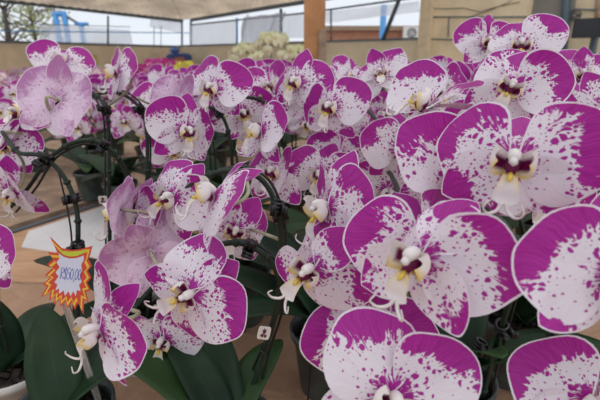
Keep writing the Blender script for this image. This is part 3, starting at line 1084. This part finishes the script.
# the front bench: its edge runs slanting away to the right
bt = bpy.data.objects.new('bench', None); COL.objects.link(bt)
tag(bt, 'front bench of pale wood carrying the nearest orchids, with a dark slanting edge', 'bench')
b = MB(); poly = [(-2.0, -.5), (2.0, -.5), (2.0, 2.0), (-.30, 1.62), (-1.05, 1.40), (-2.0, 1.12)]
poly = [(-2.0, -.5), (2.0, -.5), (2.0, 1.60), (-.705, 1.60), (-.739, 1.54), (-.91, 1.237), (-1.25, .635), (-2.0, -.1)]
b.prism(poly, .025, (0, 0, TZ - .0125), (1, 0, 0), (0, 1, 0)); build('bench_top', b, MAT['wood'], bt, False)
b = MB()
for i in range(2, 7):
    p, q = V((*poly[i], TZ - .010)), V((*poly[i + 1], TZ - .010))
    d_ = (q - p).normalized()
    m = M4.Rotation(atan2(d_.y, d_.x), 3, 'Z')
    b.box((p + q) / 2 + V((-d_.y, d_.x, 0)) * -.004, ((q - p).length + .01, .022, .032), m)
build('edge_strip', b, MAT['steel'], bt, False)
for sx, sy in ((-1.8, -.4), (1.8, -.4), (-.72, 1.4), (1.8, 1.4)):
    b = MB(); b.box((sx, sy, (TZ - .026) / 2), (.05, .05, TZ - .026)); build('leg', b, MAT['steel'], bt, False)
# pale sheet and kraft paper lying on it
b = MB(); b.prism([(-.80, 1.16), (-.46, 1.06), (-.40, 1.52), (-.72, 1.52), (-.85, 1.28)], .002, (0, 0, TZ + .001), (1, 0, 0), (0, 1, 0))
tag(build('plastic_sheet', b, MAT['bench_pale'], None, False), 'whitish sheet lying at the back edge of the front bench, left of the upright stems', 'sheet')
b = MB()
nx, ny = 60, 40
rk = random.Random(9)
hh = [[rk.uniform(-1, 1) for _ in range(12)] for _ in range(12)]


def hval(u, v):
    u *= 10; v *= 10
    i, j = int(u), int(v); a, c = u - i, v - j
    return (hh[i][j] * (1 - a) + hh[i + 1][j] * a) * (1 - c) + (hh[i][j + 1] * (1 - a) + hh[i + 1][j + 1] * a) * c


g_ = [[b.vert((-1.2 + 2.2 * i / nx, .25 + .72 * j / ny + .02 * sin(i * .3), TZ + .0015 + .006 * max(0, hval(i / nx, j / ny)))) for j in range(ny + 1)] for i in range(nx + 1)]
for i in range(nx):
    for j in range(ny): b.face((g_[i][j], g_[i + 1][j], g_[i + 1][j + 1], g_[i][j + 1]))
ko = build('kraft_paper', b, MAT['kraft'])
md = ko.modifiers.new('thickness', 'SOLIDIFY'); md.thickness = .0008; md.offset = 1
tag(ko, 'crumpled brown kraft paper spread under the front pots', 'paper')

names = ['second bench, weathered wood, just across the gap behind the front bench', 'third bench back, covered by the blurred crowd of orchids', 'fourth bench back, crowded with orchids near the wooden post', 'hindmost bench, below the far wall on the left']
for (y0, y1), nm, (xa, xb) in zip(((1.68, 2.85), (3.3, 5.05), (5.15, 6.4), (6.9, 8.2)), names, ((-2.6, 1.3), (-3.9, 1.0), (-5.0, .2), (-5.4, -.6))):
    if y0 > 2: bench(xa, xb, y0, y1, nm, MAT['greywood'], BZ[1 + (y0 > 5) + (y0 > 6)]); continue
    b2 = bpy.data.objects.new('bench', None); COL.objects.link(b2); tag(b2, nm, 'bench')
    b = MB(); b.prism([(-2.6, .3), (-1.53, .3), (-1.32, .62), (-.985, 1.237), (-.78, 1.63), (1.3, 1.68), (1.3, 2.85), (-2.6, 2.85)], .025, (0, 0, TZ - .0125), (1, 0, 0), (0, 1, 0))
    build('bench_top', b, MAT['greywood'], b2, False)
    for sx, sy in ((-2.5, .45), (-1.75, .45), (-2.5, 2.7), (1.2, 2.7), (1.2, 1.8)):
        b = MB(); b.box((sx, sy, (TZ - .026) / 2), (.05, .05, TZ - .026)); build('leg', b, MAT['steel'], b2, False)

CONC = plain('concrete', (.33, .30, .28), .85, .2, .15, 2.0, .3)
b = MB(); b.box((0, 12, -.05), (60, 60, .1))
tag(build('floor', b, CONC, None, False), kind='structure')

# ------------------------------------------------------------------ the shed
K = V((-3.9, 15.0, 0))
uL, uR = V((-.5, -.866, 0)).normalized(), V((.72, -.694, 0)).normalized()
EY = CAM.z


def onwall(px, py, u, off=0.0):
    """point of the picture on the vertical wall plane through K along u, moved inwards by off"""
    d = (P(px, py, 1) - CAM)
    n = V((-u.y, u.x, 0))
    inward = -1 if n.dot(CAM - K) < 0 else 1
    k0 = K + n * inward * off
    t = (k0 - CAM).dot(n) / d.dot(n)
    return CAM + d * t


def wallbox(name, u, s0, s1, z0, z1, th, mat, off=0.0, parent=None):
    """box along wall direction u from s0 to s1 (metres from the corner)"""
    n = V((-u.y, u.x, 0))
    if n.dot(CAM - K) < 0: n = -n
    c = K + u * ((s0 + s1) / 2) + n * off
    m = M4.Rotation(atan2(u.y, u.x), 3, 'Z')
    b = MB(); b.box((c.x, c.y, (z0 + z1) / 2), (s1 - s0, th, z1 - z0), m)
    return build(name, b, mat, parent, False)


def salong(px, u):
    return (onwall(px, 50, u) - K).dot(u)


MAT['plaster'] = plain('plaster_beige', (.82, .67, .48), .8, .2, .12, 1.5, .1)
MAT['plaster_r'] = plain('plaster_cream', (.80, .70, .52), .8, .2, .08, 1.5, .1)
MAT['panel'] = plain('panel_cream', (.84, .69, .46), .7, .2, .10, 2.5, .1)
MAT['greywall'] = plain('wall_grey', (.25, .23, .20), .8, .2, .12, 2.0, .1)
MAT['darkpost'] = plain('post_dark', (.07, .10, .12), .5, .4)
MAT['postwood'] = plain('post_orange_wood', (.50, .24, .10), .6, .3, .22, 5.0, .2)
MAT['postcream'] = plain('post_cream', (.78, .64, .44), .7, .2, .08)
MAT['bluesteel'] = plain('blue_steel', (.10, .36, .78), .45, .4)
MAT['thinsteel'] = plain('window_steel', (.14, .17, .20), .5, .4)
MAT['rooftin'] = plain('roof_tin', (.85, .77, .67), .7, .3, .15, 1.2, .1, trans=.7)
SILL = EY + .30
S_KNOB = tag(wallbox('wall_left', uL, -.1, 14, 0, SILL, .15, MAT['plaster'], -.08), kind='structure')
s425 = salong(424, uR)
tag(wallbox('wall_back', uR, -.1, s425, 0, SILL + .02, .15, MAT['plaster_r'], -.08), kind='structure')
tag(wallbox('trim_1', uL, 0, 14, SILL, SILL + .05, .2, MAT['thinsteel'], -.08), kind='structure')
tag(wallbox('trim_2', uR, 0, s425, SILL + .02, SILL + .06, .2, MAT['thinsteel'], -.08), kind='structure')


# tubes on the wall plane between picture points
def bar(name, pts, u, r, mat, off=0.0, parent=None):
    b = MB(); b.tube([onwall(*p, u, off) for p in pts], r, 6)
    return build(name, b, mat, parent)


def posts(name, label, cat, items, u, mat, group=None):
    for i, (pts, r, lb) in enumerate(items):
        o = bar(name, pts, u, r, mat)
        tag(o, lb, cat, group)


film = NT('plastic_film')
_t = film.n('ShaderNodeBsdfTransparent'); _d = film.n('ShaderNodeBsdfTranslucent'); _g = film.n('ShaderNodeBsdfDiffuse')
_d.inputs[0].default_value = (.86, .89, .96, 1); _g.inputs[0].default_value = (.8, .82, .88, 1)
_m = film.n('ShaderNodeMixShader'); _m.inputs[0].default_value = .35
film.t.links.new(_d.outputs[0], _m.inputs[1]); film.t.links.new(_g.outputs[0], _m.inputs[2])
_m2 = film.n('ShaderNodeMixShader'); _m2.inputs[0].default_value = .62
film.t.links.new(_t.outputs[0], _m2.inputs[1]); film.t.links.new(_m.outputs[0], _m2.inputs[2]); film.t.links.new(_m2.outputs[0], film.out.inputs[0])
MAT['film'] = film.m
net = NT('grey_netting')
_t = net.n('ShaderNodeBsdfTransparent'); _d = net.n('ShaderNodeBsdfTranslucent'); _d.inputs[0].default_value = (.50, .50, .56, 1)
_m2 = net.n('ShaderNodeMixShader'); _m2.inputs[0].default_value = .72
net.t.links.new(_t.outputs[0], _m2.inputs[1]); net.t.links.new(_d.outputs[0], _m2.inputs[2]); net.t.links.new(_m2.outputs[0], net.out.inputs[0])
MAT['net'] = net.m


def film_sheet(name, poly, u, label, cat, mat, off=-.05, wav=0.03, seed=0, kind=None):
    """hanging sheet: bilinear patch between 4 picture corners (tl,tr,br,bl) with folds"""
    tl, tr, br, bl = [onwall(*p, u, off) for p in poly]
    n = V((-u.y, u.x, 0))
    b = MB(); nx, ny = 40, 10
    r_ = random.Random(seed); ph = [r_.uniform(0, 6) for _ in range(4)]
    g_ = []
    for i in range(nx + 1):
        a = i / nx
        row = []
        for j in range(ny + 1):
            c = j / ny
            p = (tl.lerp(tr, a)).lerp(bl.lerp(br, a), c)
            w = wav * (sin(a * 19 + ph[0] + c) * .5 + sin(a * 43 + ph[1]) * .3 + sin(a * 7 + c * 4 + ph[2]) * .6)
            row.append(b.vert(p + n * w, (a, c)))
        g_.append(row)
    for i in range(nx):
        for j in range(ny): b.face((g_[i][j], g_[i + 1][j], g_[i + 1][j + 1], g_[i][j + 1]))
    o = build(name, b, mat)
    if kind: return tag(o, kind=kind)
    return tag(o, label, cat)


film_sheet('plastic_curtain', [(40, 24), (130, 30), (132, 45), (38, 43)], uL, 'translucent plastic sheet over the left opening, behind the blue frames', 'plastic sheet', MAT['film'], -.12, .04, 1)
film_sheet('plastic_curtain', [(150, 16), (181, 22), (181, 33), (150, 27)], uL, 'short torn plastic sheet hanging above the brightest gap near the corner', 'plastic sheet', MAT['film'], -.05, .04, 2)
film_sheet('plastic_curtain', [(190, 24), (237, 19), (237, 47), (190, 49)], uR, 'white plastic sheet in the first opening right of the corner', 'plastic sheet', MAT['film'], -.05, .03, 3)
film_sheet('netting_curtain', [(241, 18), (285, 12), (279, 46), (241, 47)], uR, 'grey netting curtain gathered in folds left of the wooden post', 'curtain', MAT['net'], .28, .10, 4)
film_sheet('plastic_curtain', [(282, 16), (305, 13), (305, 38), (282, 38)], uR, 'plastic sheet in the opening just left of the wooden post', 'plastic sheet', MAT['film'], -.05, .03, 5)
film_sheet('plastic_curtain', [(326, 12), (420, 1), (420, 12), (326, 23)], uR, 'upper strip of plastic sheet right of the wooden post', 'plastic sheet', MAT['film'], -.08, .03, 6)

# window steel: left opening
for pts, r, lb in (
    ([(108, 16), (108, 46)], .028, 'dark thin steel post in the left opening, right of the blue frames'),
    ([(182, 19), (182, 50)], .035, 'dark steel post at the corner, left one of two'),
    ([(191, 19), (191, 50)], .05, 'thick dark steel post at the corner, right one of two'),
    ([(154, 26), (154, 48)], .012, 'hair-thin steel rod with a knob in the bright gap, left one'),
    ([(161, 26), (161, 48)], .012, 'hair-thin steel rod with a knob in the bright gap, right one'),
    ([(4, 9), (7, 43)], .025, 'thin steel post at the far left opening, beside the trees')):
    tag(bar('window_post', pts, uL, r, MAT['thinsteel']), lb, 'post')
for pts, r, lb in (
    ([(281, 9), (281, 46)], .04, 'dark post between the netting curtain and the wooden post'),
    ([(331, 9), (331, 42)], .022, 'thin blue-grey post right of the wooden post'),
    ([(248, 14), (240, 47)], .012, 'thin cord along the left edge of the netting curtain')):
    tag(bar('window_post', pts, uR, r, MAT['thinsteel']), lb, 'post')
tag(bar('window_post', [(237, 18), (237, 48)], uR, .03, MAT['bluesteel']), 'blue steel post between plastic sheet and netting curtain', 'post')
tag(bar('roof_brace', [(399, 0), (383, 40)], uR, .045, MAT['darkpost'], .15), 'dark diagonal brace in front of the brick building outside', 'brace')
tag(bar('window_rail', [(190, 25), (305, 13), (420, -3)], uR, .02, MAT['thinsteel'], .02), 'slanting dark rail across the openings right of the corner', 'rail')
tag(bar('window_rail', [(0, 31), (190, 33)], uL, .014, MAT['bluesteel'], -.02), 'thin blue rail across the left opening', 'rail')
tag(bar('window_rail', [(0, 23), (130, 27)], uL, .010, MAT['thinsteel'], -.02), 'thin dark rail above the blue frames', 'rail')
# eave beams and roof
tag(bar('trim_3', [(-60, -6), (30, 2.5), (182, 20.5)], uL, .07, MAT['thinsteel']), kind='structure')
tag(bar('trim_4', [(192, 20), (310, 1), (420, -18)], uR, .05, MAT['thinsteel']), kind='structure')


def roof(name, pts, mat, ridges=0):
    """slab between edge line a-b (eave) and c-d (up towards us), corrugated"""
    a, b_, c, d_ = [V(p) for p in pts]
    m = MB(); n = max(2, ridges)
    up = V((0, 0, 1)); g_ = []
    for i in range(n + 1):
        t = i / n
        z = .014 * (1 if i % 2 else -1) if ridges else 0
        g_.append((m.vert(a.lerp(b_, t) + up * z), m.vert(d_.lerp(c, t) + up * z)))
    for i in range(n): m.face((g_[i][0], g_[i][1], g_[i + 1][1], g_[i + 1][0]))
    o = build(name, m, mat, None, False)
    md = o.modifiers.new('thickness', 'SOLIDIFY'); md.thickness = .02; md.offset = 1
    return tag(o, kind='structure')


eL0, eL1 = onwall(-80, -8, uL), onwall(183, 20, uL)
eR0, eR1 = onwall(190, 20, uR), onwall(430, -20, uR)
pk = V((-1.2, 4.6, 4.1))
MAT['roofsheet'] = plain('roof_sheet_pale', (.66, .60, .50), .7, .2, .2, 1.5, trans=.35)
roof('ceiling_left', (eL0, eL1, V((-2.2, 5.2, 3.7)), V((-7.0, 4.5, 3.5))), MAT['rooftin'], 60)
roof('ceiling_back', (eL1, eR1, V((2.2, 4.2, 3.9)), V((-2.2, 5.2, 3.7))), MAT['rooftin'], 70)
# pale roof sheets along the left eave and roof beams
for a, c, r, lb in (((95, 5), (190, 12), .05, 'x'),):
    pass


# far right: panel wall, posts, grey wall
sP0, sP1 = s425 + .02, salong(527, uR)
wp = wallbox('wall_panel', uR, sP0 + .1, sP1, 0, 4.2, .10, MAT['panel'], -.08)
tag(wp, kind='structure')
tag(wallbox('trim_5', uR, salong(419, uR), salong(430, uR), 0, 4.2, .16, MAT['postcream'], .0), kind='structure')
for k, (pa, pb) in enumerate((((430, 17), (527, 17)), ((449, 17), (448, 37)), ((493, 17), (492, 40)), ((430, 39), (527, 42)))):
    tag(bar('trim_%d' % (6 + k), [pa, pb], uR, .012, MAT['thinsteel'], -.02), kind='structure')
tag(bar('cable', [(430, 8), (445, 9), (463, 8), (480, 12), (500, 6), (520, 2)], uR, .006, MAT['wire'], .0), 'thin dark cable sagging along the cream panel wall', 'cable')
tag(bar('cable', [(470, 17), (482, 13), (505, 4), (512, 0)], uR, .005, MAT['wire'], .0), 'second thin cable, rising to the right across the panel wall', 'cable')
tag(wallbox('wall_right', uR, sP1, salong(566, uR), 0, 4.2, .12, MAT['greywall'], -.02), kind='structure')
b_ = bar('steel_column', [(567, -14), (561, 80)], uR, .06, MAT['darkpost'], .08)
tag(b_, 'dark steel column between the grey wall and the cream panels at far right', 'column')
tag(wallbox('wall_panel_far', uR, salong(566, uR), salong(640, uR), 0, 4.2, .10, MAT['panel'], -.12), kind='structure')
tag(bar('trim_10', [(568, 9), (600, 10)], uR, .012, MAT['thinsteel'], -.04), kind='structure')
tag(bar('trim_11', [(598, -5), (597, 20)], uR, .03, MAT['greywood'], -.04), kind='structure')
# round wall fan
c = onwall(575, 15.5, uR, .02)
n_ = V((uR.y, -uR.x, 0)); n_ = n_ if n_.dot(CAM - c) > 0 else -n_
fan = bpy.data.objects.new('wall_fan', None); COL.objects.link(fan); fan.location = c
tag(fan, 'small round grey fan on the panel wall, above the dark screen', 'fan')
b = MB()
vz = V((0, 0, 1))
for rr_ in (.085, .06, .035): b.tube([uR * (rr_ * cos(t)) + vz * (rr_ * sin(t)) + n_ * .03 for t in [k * 2 * pi / 24 for k in range(25)]], .007, 6)
build('guard', b, MAT['steel'], fan)
b = MB(); b.tube([n_ * -.05, n_ * .03], .03, 14); build('hub', b, MAT['greywood'], fan)
for k in range(3):
    t = k * 2.1
    b = MB(); b.prism([(.02, -.012), (.075, -.03), (.08, .02), (.02, .012)], .006, n_ * .01, uR * cos(t) + vz * sin(t), vz * cos(t) - uR * sin(t)); build('blade', b, MAT['greywall'], fan, False)
# dark screen on a post
sc_ = bpy.data.objects.new('wall_screen', None); COL.objects.link(sc_)
cs = onwall(594, 28, uR, .5); sc_.location = cs
tag(sc_, 'dark flat screen with a thin frame on a bluish post at the right edge', 'screen')
m = M4.Rotation(atan2(uR.y, uR.x), 3, 'Z')
b = MB(); b.box((0, 0, 0), (.52, .05, .26), m); build('housing', b, MAT['wire'], sc_, False)
b = MB(); b.box(n_ * .027, (.47, .004, .22), m); build('display', b, plain('screen_glass', (.008, .008, .010), .2, .5), sc_, False)
b = MB(); b.tube([V((.1, .1, .05)), V((.1, .1, -cs.z))], .05, 8); build('post', b, MAT['darkpost'], sc_)

# wooden post
wpst = bpy.data.objects.new('wooden_post', None); COL.objects.link(wpst)
pw = P(315, 57, 4.15); wpst.location = (pw.x, 5.10 - .98, 0)
wpst.location = (.14, 4.55 - 1.45, 0)
yy = 3.08
xx = (314 - 300) / 440 * (yy * CP + 0)
wpst.location = (xx, yy, 0)
tag(wpst, 'square orange brown wooden post rising to the roof at the middle', 'post')
b = MB(); b.box((0, 0, 1.9), (.135, .135, 3.8)); build('shaft', b, MAT['postwood'], wpst, False)
b = MB(); b.box((.052, -.072, 1.36), (.05, .016, .26)); tag(build('cleat', b, MAT['greywood'], wpst, False), 'greyish wooden cleat on the post')

# ------------------------------------------------------------------ outside
def outside(px, py, y):  # a point at world distance y
    d = P(px, py, 1) - CAM
    return CAM + d * (y / d.y)


fr = bpy.data.objects.new('blue_steel_gantry', None); COL.objects.link(fr); fr.location = outside(60, 60, 18)
tag(fr, 'bright blue steel frame standing outside the left opening', 'frame')
base = fr.location.copy(); base.z = 0; fr.location = base
for x0 in (55, 64, 81):
    p = outside(x0, 13 if x0 < 70 else 24, 18); b = MB(); b.tube([V((p.x, p.y, 0)) - base, p - base], .10 if x0 != 81 else .09, 8); build('upright', b, MAT['bluesteel'], fr)
b = MB(); b.tube([outside(53, 14, 18) - base, outside(66, 14, 18) - base], .09, 8); build('crossbar', b, MAT['bluesteel'], fr)
b = MB(); b.tube([outside(64, 15, 18) - base, outside(81, 25, 18) - base], .05, 8); build('brace', b, MAT['thinsteel'], fr)
b = MB(); b.tube([outside(75, 24, 18) - base, outside(88, 24, 18) - base], .07, 8); build('crossbar', b, MAT['bluesteel'], fr)
# blue post outside, right
p = outside(384, 5, 14); b = MB(); b.tube([V((p.x, p.y, 0)), p], .09, 8)
tag(build('blue_post', b, MAT['bluesteel']), 'blue steel post outside, right of the wooden post', 'post')

BR = NT('brick_orange')
_b = BR.n('ShaderNodeTexBrick'); _q = BR.sep(BR.coord()); BR.put(_b.inputs['Vector'], BR.xyz(_q[0], _q[2], 0.0))
_b.inputs['Color1'].default_value = (.50, .22, .13, 1); _b.inputs['Color2'].default_value = (.40, .17, .10, 1); _b.inputs['Mortar'].default_value = (.5, .42, .36, 1); _b.inputs['Scale'].default_value = 2.5; _b.inputs['Mortar Size'].default_value = .008
MAT['brick'] = BR.bsdf(_b.outputs[0], .85, .1)
hs = bpy.data.objects.new('brick_building', None); COL.objects.link(hs)
p0, p1 = outside(322, 34, 22), outside(428, 26, 22)
hs.location = (p0.x, 22, 0)
tag(hs, 'low orange brick building outside beyond the right openings', 'building')
b = MB(); w_ = p1.x - p0.x + 3
b.box((w_ / 2, 2, p1.z / 2 - .1), (w_, 4, p1.z - .2)); build('wall', b, MAT['brick'], hs, False)
b = MB(); b.box((w_ / 2, 2, p1.z - .1), (w_ + .3, 4.4, .2)); build('roof', b, MAT['greywood'], hs, False)
ac = bpy.data.objects.new('air_conditioner', None); COL.objects.link(ac)
pa = outside(411, 33, 21.7); ac.location = pa
tag(ac, 'white air conditioner unit on the brick building, beside the cream corner post', 'air conditioner')
b = MB(); b.box((0, 0, 0), (.75, .3, .55)); build('case', b, MAT['label'], ac, False)
b = MB()
for rr_ in (.2, .14, .07): b.tube([V((rr_ * cos(t), -.16, rr_ * sin(t))) for t in [k * 2 * pi / 20 for k in range(21)]], .015, 5)
build('fan_grille', b, MAT['steel'], ac)
# bracket under the unit
b = MB(); b.box((0, .08, -.30), (.6, .14, .05)); build('bracket', b, MAT['steel'], ac, False)

# trees outside at far left
MAT['treeleaf'] = plain('tree_leaves', (.34, .36, .16), .6, .3, .4, 3.0, trans=.4)
MAT['treebark'] = plain('tree_bark', (.10, .07, .05), .8, .2)


def tree(x, y, h, seed, label):
    r_ = random.Random(seed)
    root = bpy.data.objects.new('tree', None); COL.objects.link(root); root.location = (x, y, 0)
    tag(root, label, 'tree')
    b = MB(); tips = []
    b.tube(spline([(0, 0, 0), (.1, 0, h * .4), (0, .1, h * .8)], 4), .09, 7)
    for k in range(22):
        a, z = r_.uniform(0, 6.28), h * r_.uniform(.35, .8)
        q = V((cos(a) * r_.uniform(.8, 2.0), sin(a) * r_.uniform(.8, 2.0), z + r_.uniform(.1, 1.0)))
        b.tube(spline([(0.05, 0, z), V((0, 0, z)).lerp(q, .5) + V((0, 0, .15)), q], 3), [.03] * 3 + [.02] * 3 + [.012], 5)
        tips.append(q)
    build('trunk', b, MAT['treebark'], root)
    b = MB()
    for k in range(420):
        q = r_.choice(tips)
        p = q + V((r_.gauss(0, .4), r_.gauss(0, .4), r_.gauss(0, .3)))
        ux, uy = V((r_.gauss(0, 1), r_.gauss(0, 1), r_.gauss(0, 1))).normalized(), V((r_.gauss(0, 1), r_.gauss(0, 1), r_.gauss(0, 1)))
        uy = (uy - ux * uy.dot(ux)).normalized()
        s_ = r_.uniform(.08, .16)
        i0 = [b.vert(p + ux * (s_ * c_) + uy * (s_ * .4 * d_)) for c_, d_ in ((-1, 0), (0, -1), (1, 0), (0, 1))]
        b.face(i0)
    build('foliage', b, MAT['treeleaf'], root)


for i, (px, y, h, lb) in enumerate(((8, 21, 4.3, 'leafy tree seen through the far left opening'), (34, 27, 4.9, 'second tree outside, just left of the blue frame'))):
    p = outside(px, 40, y); tree(p.x, y, h, 40 + i, lb)

# coloured things by the far wall
def bundle():
    root = bpy.data.objects.new('wrapped_bouquet_stand', None); COL.objects.link(root)
    c = onwall(180, 66, uL, .9)
    root.location = (c.x, c.y, 0)
    tag(root, 'dark blue covered stand with bright things on it, by the far corner', 'stand')
    b = MB(); b.lathe([(.001, 0), (.30, 0), (.34, .5), (.38, 1.35), (.30, 1.42), (.001, 1.43)], 14); build('blue_cover', b, plain('blue_cover', (.03, .07, .26), .5, .4, .3, 6), root)
    b = MB(); b.box((.1, -.36, 1.15), (.28, .05, .34)); build('orange_panel', b, plain('orange_panel', (.42, .16, .10), .6), root, False)
    b = MB(); b.lathe([(.001, 1.42), (.12, 1.44), (.16, 1.52), (.05, 1.60), (.001, 1.61)], 10, (-.12, 0, 0)); build('bright_top', b, plain('bright_top', (.10, .22, .6), .5), root)


bundle()
po = bpy.data.objects.new('wall_poster', None); COL.objects.link(po)
c = onwall(93, 62, uL, .02); po.location = c
tag(po, 'small blue, yellow and white poster on the left wall, between the two nearest tall blossoms', 'poster')
m = M4.Rotation(atan2(uL.y, uL.x), 3, 'Z')
nl = V((-uL.y, uL.x, 0)); nl = nl if nl.dot(CAM - c) > 0 else -nl
for nm, dz, dx, w_, h_, cc in (('sheet', 0, 0, .32, .40, (.62, .66, .68)), ('yellow_field', .06, -.06, .14, .24, (.75, .52, .10)), ('blue_field', -.02, .09, .10, .30, (.12, .35, .65))):
    b = MB(); b.box(uL * dx + V((0, 0, dz)) + nl * (.004 if nm != 'sheet' else 0), (w_, .006, h_), m); build(nm, b, plain('poster_' + nm, cc, .6), po, False)

# ------------------------------------------------------------------ light
w = bpy.data.worlds.new('sky'); SC.world = w; w.use_nodes = True
nt = w.node_tree; nt.nodes.clear()
out = nt.nodes.new('ShaderNodeOutputWorld'); bg = nt.nodes.new('ShaderNodeBackground')
tc = nt.nodes.new('ShaderNodeTexCoord'); sx = nt.nodes.new('ShaderNodeSeparateXYZ'); rp = nt.nodes.new('ShaderNodeValToRGB')
nt.links.new(tc.outputs['Generated'], sx.inputs[0]); nt.links.new(sx.outputs[2], rp.inputs[0])
rp.color_ramp.elements[0].position = 0.0; rp.color_ramp.elements[0].color = (.86, .92, 1, 1)
rp.color_ramp.elements[1].position = .7; rp.color_ramp.elements[1].color = (.93, .95, 1, 1)
nt.links.new(rp.outputs[0], bg.inputs[0]); bg.inputs[1].default_value = .98
nt.links.new(bg.outputs[0], out.inputs[0])
sun = bpy.data.lights.new('sun', 'SUN'); sun.energy = .5; sun.angle = R(30); sun.color = (1, .97, .93)
so = bpy.data.objects.new('sun', sun); COL.objects.link(so)
so.rotation_euler = V((-.35, .35, -.9)).to_track_quat('-Z', 'Y').to_euler()

# ------------------------------------------------------------------ camera
cd = bpy.data.cameras.new('camera'); cam = bpy.data.objects.new('camera', cd); COL.objects.link(cam)
cam.location = CAM; cam.rotation_euler = (R(90) - PITCH, 0, 0)
cd.sensor_width = 36; cd.lens = FPX / 600 * 36; cd.clip_start = .02
cd.dof.use_dof = True; cd.dof.focus_distance = .40; cd.dof.aperture_fstop = 11
SC.camera = cam
vs = SC.view_settings
vs.view_transform = 'Standard'; vs.look = 'None'; vs.exposure = 0; vs.gamma = 1; vs.use_curve_mapping = False
